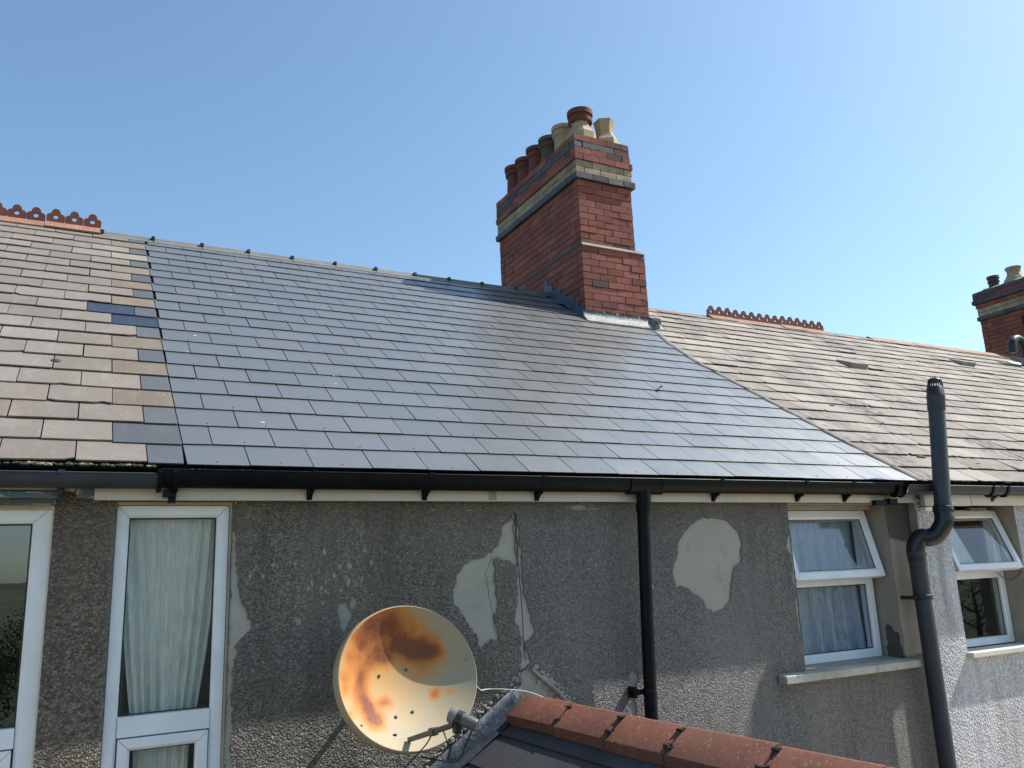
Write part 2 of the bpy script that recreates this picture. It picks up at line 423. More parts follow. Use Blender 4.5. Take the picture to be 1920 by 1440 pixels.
def interp(tab, s):
    if s <= tab[0][0]: return tab[0][1]
    for (a, xa), (b, xb) in zip(tab, tab[1:]):
        if s <= b: return xa + (xb - xa) * (s - a) / (b - a)
    return tab[-1][1]
LB = [(0, .437), (1.3, .415), (2.5, .405), (4.7, .40)]                       # left edge of the new slates
RB = [(0, 5.44), (.85, 5.345), (1.65, 5.285), (2.5, 5.225), (3.1, 5.30), (3.5, 5.43), (3.72, 5.50), (4.7, 5.56)]

# ================================================================= SKY + LIGHT
sun = Vector((1.7, -.30, 1.95)).normalized()
w = bpy.data.worlds.new('World'); bpy.context.scene.world = w; w.use_nodes = True
nt = w.node_tree; bg = nt.nodes['Background']; sky = nt.nodes.new('ShaderNodeTexSky'); sky.sky_type = 'NISHITA'
sky.sun_disc = False; sky.sun_elevation = math.asin(sun.z); sky.sun_rotation = math.atan2(sun.x, sun.y)
sky.altitude = 50; sky.air_density = 1.0; sky.dust_density = 1.1; sky.ozone_density = 1.2
tint = nt.nodes.new('ShaderNodeMix'); tint.data_type = 'RGBA'; tint.blend_type = 'MULTIPLY'; tint.inputs[0].default_value = 1
tint.inputs[7].default_value = (.85, .985, .985, 1)
nt.links.new(sky.outputs[0], tint.inputs[6]); nt.links.new(tint.outputs[2], bg.inputs[0]); bg.inputs[1].default_value = .122
sl = bpy.data.lights.new('sun', 'SUN'); sl.energy = 4.2; sl.angle = R(.5); sl.color = (1, .955, .88)
so = bpy.data.objects.new('sun', sl); so.rotation_euler = sun.to_track_quat('Z', 'Y').to_euler(); C.objects.link(so)
so.location = sun * 40

cam = bpy.data.cameras.new('camera'); co = bpy.data.objects.new('camera', cam); C.objects.link(co)
cam.sensor_width = 36; cam.lens = 36 * 1553.68 / 1920; cam.clip_end = 5000; cam.clip_start = .05
MR = ((0.88655, -0.46086, -0.04043), (0.06789, 0.21606, -0.97402), (0.45762, 0.86077, 0.22284))
mx = Matrix((MR[0], [-v for v in MR[1]], [-v for v in MR[2]])).transposed().to_4x4()
co.matrix_world = mx
bpy.context.scene.camera = co
vs_ = bpy.context.scene.view_settings; vs_.view_transform = 'Standard'; vs_.look = 'None'; vs_.gamma = 1; vs_.exposure = .75

# ================================================================= SETTING BEHIND THE VIEWER
bm = BM(); bmesh.ops.create_grid(bm, x_segments=2, y_segments=2, size=900)
for v in bm.verts: v.co.z = GROUND
o = build(bm, 'ground', 'grass', recalc=False); o['kind'] = 'structure'
bm = BM(); box(bm, -12, 20, -9, 4.0, GROUND - .2, GROUND + .03)
o = build(bm, 'bounce_slab', 'bounce_warm'); o['kind'] = 'structure'  # unseen slab added to bounce warm fill light onto the wall
bm = BM(); bmesh.ops.create_grid(bm, x_segments=90, y_segments=24, size=1)
for v in bm.verts:
    x = v.co.x * 800; y = -110 - (v.co.y + 1) * 220
    k = (-110 - y) / 440
    v.co = Vector((x, y, GROUND - .3 + k * (13 + 7 * noise.noise(Vector((x * .004, y * .006, 1))) + 3 * noise.noise(Vector((x * .02, y * .03, 4))))))
o = build(bm, 'hills', 'hill', recalc=False); o['kind'] = 'structure'
def tree(loc, h, label, r=1.6, n=1500, group='trees in the gardens behind'):
    t = thing('tree', label, 'tree', loc, group)
    bm = BM(); tube(bm, [(0, 0, 0), (.1, 0, h * .3), (0, .12, h * .6), (.05, 0, h * .85)], [.17, .13, .08, .03], 8)
    for k in range(7):
        a = k * 2.4; z = h * (.35 + .07 * k)
        tube(bm, [(0, 0, z), (math.cos(a) * r * .35, math.sin(a) * r * .35, z + h * .1), (math.cos(a) * r * .7, math.sin(a) * r * .7, z + h * .16)], [.06, .04, .015], 6)
    build(bm, 'trunk', 'bark', t)
    bm = BM()
    cl = [Vector((rnd(-1, 1) * r * .7, rnd(-1, 1) * r * .7, h * rnd(.42, .95))) for _ in range(16)]
    for i in range(n):
        c = random.choice(cl); d = Vector((random.gauss(0, 1), random.gauss(0, 1), random.gauss(0, .8))).normalized() * rnd(.2, .75) * r * .55
        p = c + d; u = Vector((rnd(-1, 1), rnd(-1, 1), rnd(-1, 1))).normalized(); v = u.orthogonal().normalized()
        s = rnd(.03, .07) if n < 5000 else rnd(.03, .055)
        bm.faces.new([bm.verts.new(p + u * s), bm.verts.new(p + v * s * .6), bm.verts.new(p - u * s), bm.verts.new(p - v * s * .6)])
    build(bm, 'crown', 'leaves', t, recalc=False)
tree((-2.9, -24, GROUND), 5.9, 'slender tree reflected in the left window, nearest the house', 1.2)
tree((-3.2, -22, GROUND), 4.2, 'bushy tree reflected low in the left window', 2.2, 9000)
tree((-1.2, -27, GROUND), 4.4, 'broad bush behind the slender tree', 2.4, 9000)
tree((3.0, -14, GROUND), 4.4, 'round tree standing in the middle of the back gardens', 2.2)
tree((19, -8, GROUND), 4.9, 'wide tree at the right of the back gardens', 2.6, 2200)
tree((33, -14, GROUND), 4.6, 'tallest tree at the far right of the back gardens', 2.8, 2200)

# ================================================================= WALL / WINDOW BUILDERS
def jagged(pts, jag=.01, step=.014):
    out = []; n = len(pts); seed = rnd(0, 50)
    for i in range(n):
        a = Vector(pts[i]); b = Vector(pts[(i + 1) % n]); m = max(1, int((b - a).length / step))
        nrm = Vector((-(b - a).y, (b - a).x)).normalized() if (b - a).length else Vector((0, 0))
        for k in range(m):
            q = a.lerp(b, k / m)
            out.append(q + nrm * jag * (noise.noise(Vector((q.x * 26, q.y * 26, seed))) * 1.2 + rnd(-.45, .45)))
    return out
def wall_with_openings(name, x0, x1, z0, z1, ys, ops, mats, parent, split=None, th=.3, rev=1, bare=()):
    """front wall face at ys with rectangular openings, plastered reveals and places where the render has come
    off (bare: (outline, material, depth)), each of those a recessed part of its own."""
    from mathutils.geometry import delaunay_2d_cdt
    bm = BM()
    outers = [[(x0, z0), (split or x1, z0), (split or x1, z1), (x0, z1)]] + ([[(split, z0), (x1, z0), (x1, z1), (split, z1)]] if split else [])
    polys = outers + [[(a, c), (b, c), (b, d), (a, d)] for a, b, c, d in ops] + [h[0] for h in bare]
    co, faces = [], []
    for q in polys:
        if sum(q[i][0] * q[(i + 1) % len(q)][1] - q[(i + 1) % len(q)][0] * q[i][1] for i in range(len(q))) < 0: q = list(q)[::-1]
        faces.append(list(range(len(co), len(co) + len(q)))); co += [Vector(v) for v in q]
    V, Ed, F, oV, oE, oF = delaunay_2d_cdt(co, [(f[i], f[(i + 1) % len(f)]) for f in faces for i in range(len(f))], [], 0, 1e-5)
    bb = [(min(v[0] for v in q), max(v[0] for v in q), min(v[1] for v in q), max(v[1] for v in q)) for q in polys]
    def owners(c):
        r = []
        for i, (q, b) in enumerate(zip(polys, bb)):
            if not (b[0] < c.x < b[1] and b[2] < c.y < b[3]): continue
            ins = False
            for k in range(len(q)):
                (ax, ay), (bx_, by_) = q[k], q[(k + 1) % len(q)]
                if (ay > c.y) != (by_ > c.y) and c.x < (bx_ - ax) * (c.y - ay) / (by_ - ay) + ax: ins = not ins
            if ins: r.append(i)
        return r
    oF = [owners(sum((V[i] for i in f), Vector((0, 0))) / len(f)) for f in F]
    nO, nP = len(outers), len(outers) + len(ops)
    cache = {}; hb = [BM() for _ in bare]
    for f, of in zip(F, oF):
        if any(nO <= i < nP for i in of) or not any(i < nO for i in of): continue
        hs = [i - nP for i in of if i >= nP]
        if hs:
            h = max(hs); fc = hb[h].faces.new([hb[h].verts.new((V[i].x, ys + bare[h][2], V[i].y)) for i in f])
        else:
            fc = bm.faces.new([cache.setdefault(i, bm.verts.new((V[i].x, ys, V[i].y))) for i in f])
            fc.material_index = 2 if (split and sum(V[i].x for i in f) / 3 < split) else 0
    bm.faces.ensure_lookup_table(); bm.normal_update()
    for (out, mt, dp), b_ in zip(bare, hb):
        m = len(out)
        for k in range(m):
            p, q = out[k], out[(k + 1) % m]
            bm.faces.new([bm.verts.new(v) for v in ((p[0], ys, p[1]), (q[0], ys, q[1]), (q[0], ys + dp + .001, q[1]), (p[0], ys + dp + .001, p[1]))])
        if len(b_.faces): build(b_, 'bare_plaster', mt, parent, recalc=False)
        else: b_.free()
    f = bm.faces.new([bm.verts.new(v) for v in ((x0, ys + th, z0), (x0, ys + th, z0 + .01), (x1, ys + th, z0 + .01), (x1, ys + th, z0))]); f.material_index = rev
    xs = sorted({x0, x1, *[v for o in ops for v in o[:2]]}); zs = sorted({z0, z1, *[v for o in ops for v in o[2:4]]})
    for xa, xb in zip(xs, xs[1:]):
        for za, zb in zip(zs, zs[1:]):
            if any(o[0] < (xa + xb) / 2 < o[1] and o[2] < (za + zb) / 2 < o[3] for o in ops): continue
            f = bm.faces.new([bm.verts.new(p) for p in ((xa, ys + th, za), (xa, ys + th, zb), (xb, ys + th, zb), (xb, ys + th, za))]); f.material_index = rev
    for xa, xb, za, zb in ops:
        for q in (((xa, 0, za), (xa, 0, zb), (xa, th, zb), (xa, th, za)), ((xb, 0, za), (xb, th, za), (xb, th, zb), (xb, 0, zb)),
                  ((xa, 0, zb), (xb, 0, zb), (xb, th, zb), (xa, th, zb)), ((xa, 0, za), (xa, th, za), (xb, th, za), (xb, 0, za))):
            f = bm.faces.new([bm.verts.new((p[0], ys + p[1], p[2])) for p in q]); f.material_index = rev
    for xx in (x0, x1):
        f = bm.faces.new([bm.verts.new(p) for p in ((xx, ys, z0), (xx, ys, z1), (xx, ys + th, z1), (xx, ys + th, z0))]); f.material_index = rev
    f = bm.faces.new([bm.verts.new(p) for p in ((x0, ys, z1), (x1, ys, z1), (x1, ys + th, z1), (x0, ys + th, z1))]); f.material_index = rev
    loose = [v for v in bm.verts if not v.link_faces]; bmesh.ops.delete(bm, geom=loose, context='VERTS')
    return build(bm, name, mats, parent, recalc=False)

def frame_ring(bm, x0, x1, z0, z1, y0, y1, w, mi=0, tf=None, gap=.0012):
    """four mitred bars with chamfered inner edge."""
    c = .012
    for (A, B, ax, bx) in (((x0, z0), (x1, z0), (x0 + w, z0 + w), (x1 - w, z0 + w)), ((x1, z0), (x1, z1), (x1 - w, z0 + w), (x1 - w, z1 - w)),
                           ((x1, z1), (x0, z1), (x1 - w, z1 - w), (x0 + w, z1 - w)), ((x0, z1), (x0, z0), (x0 + w, z1 - w), (x0 + w, z0 + w))):
        A = Vector(A); B = Vector(B); a = Vector(ax); b = Vector(bx); d = (B - A).normalized() * gap
        A += d; B -= d; a += d; b -= d
        ca = A.lerp(a, 1 - c / w); cb = B.lerp(b, 1 - c / w)
        ring = [(A, y0), (ca, y0), (a, y0 + .012), (a, y1), (A, y1)]
        ring2 = [(B, y0), (cb, y0), (b, y0 + .012), (b, y1), (B, y1)]
        va = [bm.verts.new(tf(Vector((p.x, yy, p.y))) if tf else (p.x, yy, p.y)) for p, yy in ring]
        vb = [bm.verts.new(tf(Vector((p.x, yy, p.y))) if tf else (p.x, yy, p.y)) for p, yy in ring2]
        for k in range(5): bm.faces.new((va[k], va[(k + 1) % 5], vb[(k + 1) % 5], vb[k])).material_index = mi
        bm.faces.new(va[::-1]).material_index = mi; bm.faces.new(vb).material_index = mi
def pane(parent, x0, x1, z0, z1, y, mat, tf=None, gasket=True):
    bm = BM(); box(bm, x0 - .004, x1 + .004, y, y + .006, z0 - .004, z1 + .004, tf=tf)
    o = build(bm, 'pane', mat, parent)
    if gasket:
        bm = BM(); g = .006
        for q in ((x0, x1, z0, z0 + g), (x0, x1, z1 - g, z1), (x0, x0 + g, z0 + g, z1 - g), (x1 - g, x1, z0 + g, z1 - g)):
            box(bm, q[0], q[1], y - .004, y - .0005, q[2], q[3], tf=tf)
        build(bm, 'gasket', 'sealant_black', parent)
    return o

def curtain(name, label, x0, x1, z0, z1, y, mat, folds=9, amp=.018, taper=0, seedv=0, gather=.0):
    bm = BM(); nx, nz = 90, 30; g = []
    for j in range(nz + 1):
        v = j / nz; z = z1 + (z0 - z1) * v; row = []
        for i in range(nx + 1):
            u = i / nx
            pull = taper * v ** 1.5
            uu = .5 + (u - .5) * (1 - pull) + gather * v
            ph = folds * 2 * math.pi * u + 1.8 * math.sin(u * 4 + seedv) + 2.2 * noise.noise(Vector((u * 3.5, v * .9, seedv)))
            dy = amp * (math.sin(ph) + .5 * math.sin(ph * 2.3 + 1) * noise.noise(Vector((u * 5, v, seedv + 3))) * 2) * (.4 + .8 * v) * (1 + .8 * noise.noise(Vector((u * 4, 1, seedv))))
            row.append(bm.verts.new((x0 + (x1 - x0) * uu, y + dy, z)))
        g.append(row)
    for a, b in zip(g, g[1:]):
        for i in range(nx): bm.faces.new((a[i], a[i + 1], b[i + 1], b[i]))
    o = build(bm, name, mat, None, True)
    tag(o, label, 'curtain', 'net curtains'); return o

# ================================================================= HOUSES
left = thing('terraced_house', 'left house of the terrace under old brown slates with crested red ridge', 'house', (-2, 4.12, GROUND), 'terraced houses')
mid = thing('terraced_house', 'middle house with new blue-grey slates, tall brick chimney and patchy grey render', 'house', (2.8, 4.12, GROUND), 'terraced houses')
right = thing('terraced_house', 'right house with pale weathered slates and white roughcast wall', 'house', (10, 4.06, GROUND), 'terraced houses')
for h in (left, mid, right): h.location = (0, 0, 0)

# openings
W1 = (-1.25, -.078, -1.35, .372); W2 = (.168, .664, -1.45, .385)
W3 = (4.245, 5.20, -.70, .385); W4 = (5.80, 6.64, -.70, .385)
P1 = [(3.288, .104), (3.32, .16), (3.36, .215), (3.429, .262), (3.52, .295), (3.607, .30), (3.70, .275), (3.775, .225), (3.812, .15), (3.81, .092), (3.79, .02), (3.735, -.025),
      (3.70, -.09), (3.69, -.15), (3.66, -.23), (3.61, -.27), (3.537, -.282), (3.48, -.255), (3.44, -.19), (3.37, -.15), (3.30, -.118), (3.25, -.117), (3.235, -.06), (3.25, .01), (3.28, .05)]
P2 = [(2.174, .333), (2.18, .2), (2.175, .10), (2.185, .04), (2.10, .075), (2.05, .085), (2.03, .076), (2.036, -.02), (2.04, -.093), (2.055, -.16), (2.03, -.22), (2.045, -.341), (2.0, -.33), (1.95, -.388), (1.907, -.305),
      (1.85, -.21), (1.795, -.136), (1.80, -.05), (1.831, .026), (1.87, .06), (1.92, .079), (1.98, .09), (2.032, .118), (2.07, .17), (2.104, .261), (2.15, .29)]
P3 = [(2.158, .33), (2.185, .32), (2.205, .129), (2.208, -.0), (2.212, -.101), (2.24, -.2), (2.275, -.301), (2.25, -.34), (2.21, -.37), (2.215, -.42), (2.245, -.47), (2.215, -.50), (2.172, -.513), (2.175, -.42), (2.18, -.30), (2.15, -.238), (2.17, -.1), (2.177, .043)]
P4 = [(.6655, .25), (.685, .22), (.682, .10), (.695, .08), (.70, -.02), (.73, -.10), (.765, -.17), (.765, -.22), (.72, -.245), (.70, -.27), (.69, -.385), (.685, -.5), (.70, -.62), (.685, -.72), (.715, -.82), (.70, -.95), (.664, -.95)]
P5 = [(4.245, .20), (4.21, .15), (4.195, .10), (4.225, .05), (4.235, -.05), (4.22, -.1), (4.232, -.2), (4.222, -.35), (4.236, -.5), (4.246, -.5)]
P6 = [(5.205, .16), (5.24, .13), (5.33, .12), (5.40, .11), (5.44, .09), (5.455, -.2), (5.45, -.66), (5.21, -.68)]
P8 = [(2.18, -.50), (2.24, -.503), (2.30, -.56), (2.38, -.625), (2.47, -.71), (2.45, -.735), (2.35, -.70), (2.16, -.68), (2.165, -.60)]
P7 = [(5.203, .38), (5.455, .38), (5.45, .12), (5.40, .118), (5.33, .125), (5.24, .15), (5.21, .2)]
bare = [(jagged(P1, .013, .009), 'plaster_smooth', .008), (jagged(P2, .012, .009), 'plaster_smooth', .008), (jagged(P3, .010, .009), 'plaster_smooth', .010), ([Vector((max(q.x, .6655), q.y)) for q in jagged(P4, .009, .010)], 'plaster_smooth', .007),
        (jagged(P5, .006, .012), 'plaster_grey', .006), (jagged(P6, .010), 'plaster_beige', .005), (jagged([(x, z) for x, z in P8], .006), 'plaster_grey', .010)]
def chip_at(px, pz, q, sx=1, sz=1):
    return [Vector((px + q * sx * math.cos(a) * rnd(.5, 1.35), pz + q * sz * math.sin(a) * rnd(.6, 1.4))) for a in [i * 2 * math.pi / 9 for i in range(9)]]
for px, pz, q in ((1.205, -.165, .05), (.984, -.181, .018), (.90, -.04, .010), (.93, .0, .012), (.96, -.02, .008), (.88, .01, .010), (1.0, .02, .010), (1.03, -.03, .012), (1.06, .0, .008), (1.272, -.02, .012), (1.0, -.30, .012),
                  (3.084, -.11, .020), (2.9, -.62, .035), (2.885, -.78, .04), (1.1, -.1, .014), (1.5, .05, .010), (1.25, -.11, .022), (.95, -.45, .012), (1.62, -.05, .009)):
    bare.append((chip_at(px, pz, q, .9, 1.3), 'plaster_grey', .006))
for px, pz, q in ((2.6, .355, .05), (2.70, .35, .03), (1.9, .345, .02), (2.52, .36, .02)): bare.append((chip_at(px, pz, q, 1.2, .3), 'plaster_beige', .005))
for _ in range(40): bare.append((chip_at(rnd(.75, 1.35), random.gauss(.02, .06), rnd(.005, .013), 1, 1.3), 'plaster_smooth', .004))
for _ in range(34): bare.append((chip_at(rnd(2.25, 2.8), random.gauss(.09, .05), rnd(.004, .009), 1, 1.2), 'plaster_smooth', .003))
wall_with_openings('wall', -4.6, .15, GROUND, .50, WY, [W1], ['render_gravel', 'plaster_beige'], left)
wall_with_openings('wall', .15, 5.462, GROUND, .50, WY, [W2, W3], ['render_grey', 'plaster_beige', 'render_coarse'], mid, 2.135, bare=bare)
patch('plaster_patch', P7, WY, 'plaster_dark', mid, .002, .004, .014)
wall_with_openings('wall', 5.462, 16.5, GROUND, .50, 4.06, [W4, (8.3, 9.2, -.7, .3), (11.2, 12.1, -.7, .3)], ['render_white', 'plaster_beige'], right)
# shells: back walls, inner partitions, gables
for h, xa, xb, rm in ((left, -4.6, .15, 'render_gravel'), (mid, .15, 5.462, 'render_grey'), (right, 5.462, 16.5, 'render_white')):
    bm = BM(); box(bm, xa, xb, 11.3, 11.55, GROUND, .45); build(bm, 'rear_wall', rm, h)
    bm = BM(); box(bm, xa + .002, xb - .002, 7.0, 7.1, GROUND, .9); box(bm, xa + .002, xb - .002, 4.43, 6.99, -2.2, -2.05)
    box(bm, xa + .002, xb - .002, 4.43, 6.99, .52, .56)
    for xx in (xa + .02, xb - .1): box(bm, xx, xx + .08, 4.43, 6.99, -2.04, .515)
    build(bm, 'inner_wall', 'interior_plaster', h)
for h, xx, rm in ((left, -4.6, 'render_gravel'), (right, 16.5, 'render_white')):
    bm = BM(); a = [(WY, GROUND), (11.5, GROUND), (11.5, .45), (RIDGE_Y, 3.05), (WY, .5)]
    prism_x(bm, a, xx, xx + (.22 if xx < 0 else -.22)); build(bm, 'gable_wall', rm, h)
# roof decks (felt under the slates) and rear slopes
for h, xa, xb, rm in ((left, -4.7, .42, 'slate_brown'), (mid, .421, 5.49, 'new_slate'), (right, 5.491, 16.6, 'slate_weathered')):
    bm = BM()
    prism_x(bm, [(EY + .06, EZ + .035), (RIDGE_Y, EZ + (RIDGE_Y - EY) * TA - .008), (RIDGE_Y, EZ + (RIDGE_Y - EY) * TA - .05), (EY + .09, EZ - .01)], xa, xb)
    build(bm, 'roof_deck', 'roof_felt', h)
    bm = BM()
    prism_x(bm, [(RIDGE_Y + .002, EZ + (RIDGE_Y - EY) * TA + .004), (11.75, EZ + .02), (11.75, EZ - .03), (RIDGE_Y + .002, EZ + (RIDGE_Y - EY) * TA - .05)], xa, xb)
    build(bm, 'rear_slope', rm, h)

# ---- new slates (middle roof)
bm = BM(); bmr = BM()
def in_chimney(x, s): return 4.70 < x < 5.50 and s > 3.74
nrow = 21
for r in range(nrow):
    s0 = r * GA; s1 = min(s0 + GA + .03, SMAX)
    a0, a1 = interp(LB, s0) + .003, interp(LB, s1) + .003; b0, b1 = interp(RB, s0), interp(RB, s1)
    xj = 1.016 - .298 * 4 + (.149 if r % 2 else 0)
    if s1 - s0 < .05: continue
    while xj < 5.8:
        g_ = rnd(.0018, .0034); xa, xb = xj + g_, xj + .298 - g_; xj += .298
        if xa > 5.58: continue
        la, lb_ = max(xa, a0), max(xa, a1); ra, rb_ = min(xb, b0), min(xb, b1)
        if ra - la < .03 and rb_ - lb_ < .03: continue
        if xa < a0 and xb - a0 < .16 and r % 2: pass
        if ra < la + .004: ra = la + .004
        if rb_ < lb_ + .004: rb_ = lb_ + .004
        if in_chimney((la + ra) / 2, s0 + .16): continue
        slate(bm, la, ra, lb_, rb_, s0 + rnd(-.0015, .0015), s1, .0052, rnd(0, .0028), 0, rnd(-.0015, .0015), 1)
        if ra - la > .2:
            p = RP((la + ra) / 2 + rnd(-.006, .006), s0 + .03 + rnd(-.005, .005), .0050 * 2.15 + .0012)
            lathe(bmr, [(.0075, 0), (.006, .0022)], p, 8, Vector((0, -SA, CA)))
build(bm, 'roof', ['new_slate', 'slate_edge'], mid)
build(bmr, 'slate_rivets', 'rivet', mid)['kind'] = 'stuff'
# paint flecks and a dry leaf on the new slates
bm = BM()
for _ in range(22):
    x = rnd(.5, 5.1); s = rnd(.1, 4.3); q = rnd(.003, .007)
    blob(bm, (x, s, .0115), q, rnd(.7, 1.6), rnd(.5, 1), .3, tf=lambda p: RP(p.x, p.y, p.z))
for x, s in ((.97, 3.02), (1.30, 2.9), (.85, .52), (.62, 1.9)):
    blob(bm, (x, s, .0115), .010, 1.5, .7, .2, tf=lambda p: RP(p.x, p.y, p.z))
build(bm, 'paint_flecks', 'flake_white', mid)['kind'] = 'stuff'
bm = BM()
for k in range(3):
    c = RP(4.142 + .015 * k, (5.274 - 4) / CA + .01 * k, .025)
    f = bm.faces.new([bm.verts.new(c + Vector(q)) for q in ((-.028, 0, -.008), (0, -.02, .004 + .01 * k), (.03, 0, .018), (.004, .022, .01))])
bmesh.ops.solidify(bm, geom=bm.faces[:], thickness=.002)
tag(build(bm, 'dry_leaf', 'leaf_dry'), 'small curled dry leaf lying on the new slates', 'leaf')

# ---- left roof
bm = BM()
kinds = {0: 'b', 1: 'B', 2: 'b', 3: 't', 4: 'b', 5: 't', 6: 'b', 7: 't', 8: 'b', 9: 'D', 10: 'b', 11: 'l', 12: 'b', 13: 't', 14: 'b', 15: 't', 16: 'b', 17: 'L', 18: 'b', 19: 't', 20: 'b'}
mi_of = {'b': 1, 'B': 1, 'D': 2, 't': 3, 'l': 3, 'L': 4}
for r in range(nrow):
    s0 = r * GA; s1 = min(s0 + GA + .03, SMAX)
    if s1 - s0 < .05: continue
    jx = (.274 if r % 2 == 0 else .134)
    b0 = interp(LB, s0) - .003; b1 = interp(LB, s1) - .003
    sh = interp([(0, 0), (4.7, -.01)], s0)
    slate(bm, jx + sh + .002, b0 - (.01 if r == 0 else 0), jx + sh + .002, b1, s0 - (.018 if r == 1 else 0) + rnd(-.004, .003), s1, .006, rnd(.001, .004), mi_of[kinds[r]], rnd(-.002, .002))
    k = 0; x = jx + sh
    while x > -4.65:
        mi = 0
        if r == 10 and k == 0: mi = 2
        if r == 9 and k == 0: mi = 0
        g1, g2 = rnd(.0015, .004), rnd(.0015, .004)
        ragged(bm, x - .288 + g1, x - g2, x - .288 + g1, x - g2, s0 + rnd(-.004, .004) + (.012 if r == 0 else 0), s1, .0070, rnd(.0, .0055), mi, rnd(-.0035, .0035), .0012)
        if r == 9 and k == 0:
            slate(bm, x - .15, x - .004, x - .15, x - .004, s0 + .001, s0 + GA - .01, .002, .0095, 1)
        x -= .288; k += 1
build(bm, 'roof', ['slate_brown', 'slate_blue', 'slate_dark', 'slate_tan', 'slate_lichen'], left)
bm = BM()
for _ in range(75):
    r = random.randint(0, 20); x = rnd(-1.2, .42)
    blob(bm, (x, r * GA - .003, .006), rnd(.004, .011), rnd(1, 2.4), .7, .6, 0, tf=lambda p: RP(p.x, p.y, p.z))
blob(bm, (-.144, 5 * GA + .012 + .11, .012), .026, 1.3, 1, .5, 0, tf=lambda p: RP(p.x, p.y, p.z))
for _ in range(120):
    x = rnd(-1.2, .3); blob(bm, (x, rnd(-.012, .004), .002), rnd(.006, .014), rnd(1, 2), .8, .7, random.choice((0, 0, 1)), tf=lambda p: RP(p.x, p.y, p.z))
build(bm, 'roof_moss', ['moss', 'moss_pale'], left)['kind'] = 'stuff'
# yellow stain strip on row 1
bm = BM(); s0 = GA - .018
slate(bm, .392, .428, .388, .424, s0 + .004, s0 + .16, .001, .0105, 0)
slate(bm, .29, .392, .29, .392, s0 + .030, s0 + .038, .001, .0105, 0)
build(bm, 'cement_smear', 'mortar', left)

# ---- right roof: irregular weathered slates
bm = BM(); bmm = BM()
for r in range(nrow):
    s0 = r * GA - .0; s1 = min(s0 + GA + .03, SMAX - .04)
    if s1 - s0 < .05: continue
    ph = (.15 if r % 2 else 0) + rnd(-.03, .03)
    x = 5.3 + ph - .6
    wob = rnd(0, 10)
    while x < 16.6:
        wd = .30 + rnd(-.012, .012)
        xa, xb = x + .003, x + wd - .003; x += wd
        a0, a1 = interp(RB, s0) + .012, interp(RB, s1) + .012
        if xb < a0 + .03 and xb < a1 + .03: continue
        la, lb_ = max(xa, a0), max(xa, a1)
        if s0 > 3.6 and xb < 5.56: continue
        if xb - la < .01: la = xb - .01
        if xb - lb_ < .01: lb_ = xb - .01
        e = .010 * noise.noise(Vector((x * .9, s0 * 3, wob)))
        lift = rnd(0, .007) + (.008 if random.random() < .05 else 0)
        ragged(bm, la, xb, lb_, xb, s0 + e + rnd(-.005, .005), s1, .0075, lift, 0, rnd(-.004, .004), .0022)
        if random.random() < .62 and x < 13:
            for _ in range(random.choice((1, 1, 2, 4))):
                blob(bmm, (rnd(la, xb), s0 + e - .002, .010), rnd(.005, .013), rnd(1, 2.6), .8, .8, 0, tf=lambda p: RP(p.x, p.y, p.z))
build(bm, 'roof', 'slate_weathered', right)
for x, s, q in ((6.0, .42, .035), (6.9, .9, .03), (6.6, .33, .02), (6.1, 1.5, .02)):
    blob(bmm, (x, s, .016), q, 1.8, .6, .3, 0, tf=lambda p: RP(p.x, p.y, p.z))
build(bmm, 'roof_moss', 'moss', right)['kind'] = 'stuff'
# cement fillet along the join with the new slates
bm = BM(); prev = None
for k in range(61):
    s = 3.5 * k / 60; x = interp(RB, s); wv = .095 + .03 * noise.noise(Vector((s * 7, 3, 1)))
    row = [bm.verts.new(RP(x - .006, s, .002)), bm.verts.new(RP(x - .002, s, .015 + .004 * noise.noise(Vector((s * 20, 0, 0))))),
           bm.verts.new(RP(x + wv * .5, s, .023 + .006 * noise.noise(Vector((s * 16, 5, 0))))), bm.verts.new(RP(x + wv, s, .010))]
    if prev:
        for i in range(3): bm.faces.new((prev[i], prev[i + 1], row[i + 1], row[i]))
    prev = row
build(bm, 'cement_fillet', 'mortar_fillet', right, True)
# raised vents on the right slope
for x, s in ((7.82, (6.404 - 4) / CA), (8.05 + 2.8, (7.022 - 4) / CA)):
    bm = BM()
    P = [RP(x, s, .0), RP(x + .30, s, .0), RP(x + .30, s + .22, .0), RP(x, s + .22, 0), RP(x, s, .075), RP(x + .30, s, .075), RP(x + .30, s + .22, .03), RP(x, s + .22, .03)]
    hexa(bm, P); bevel(bm, .006)
    build(bm, 'roof_vent', 'slate_weathered', right)

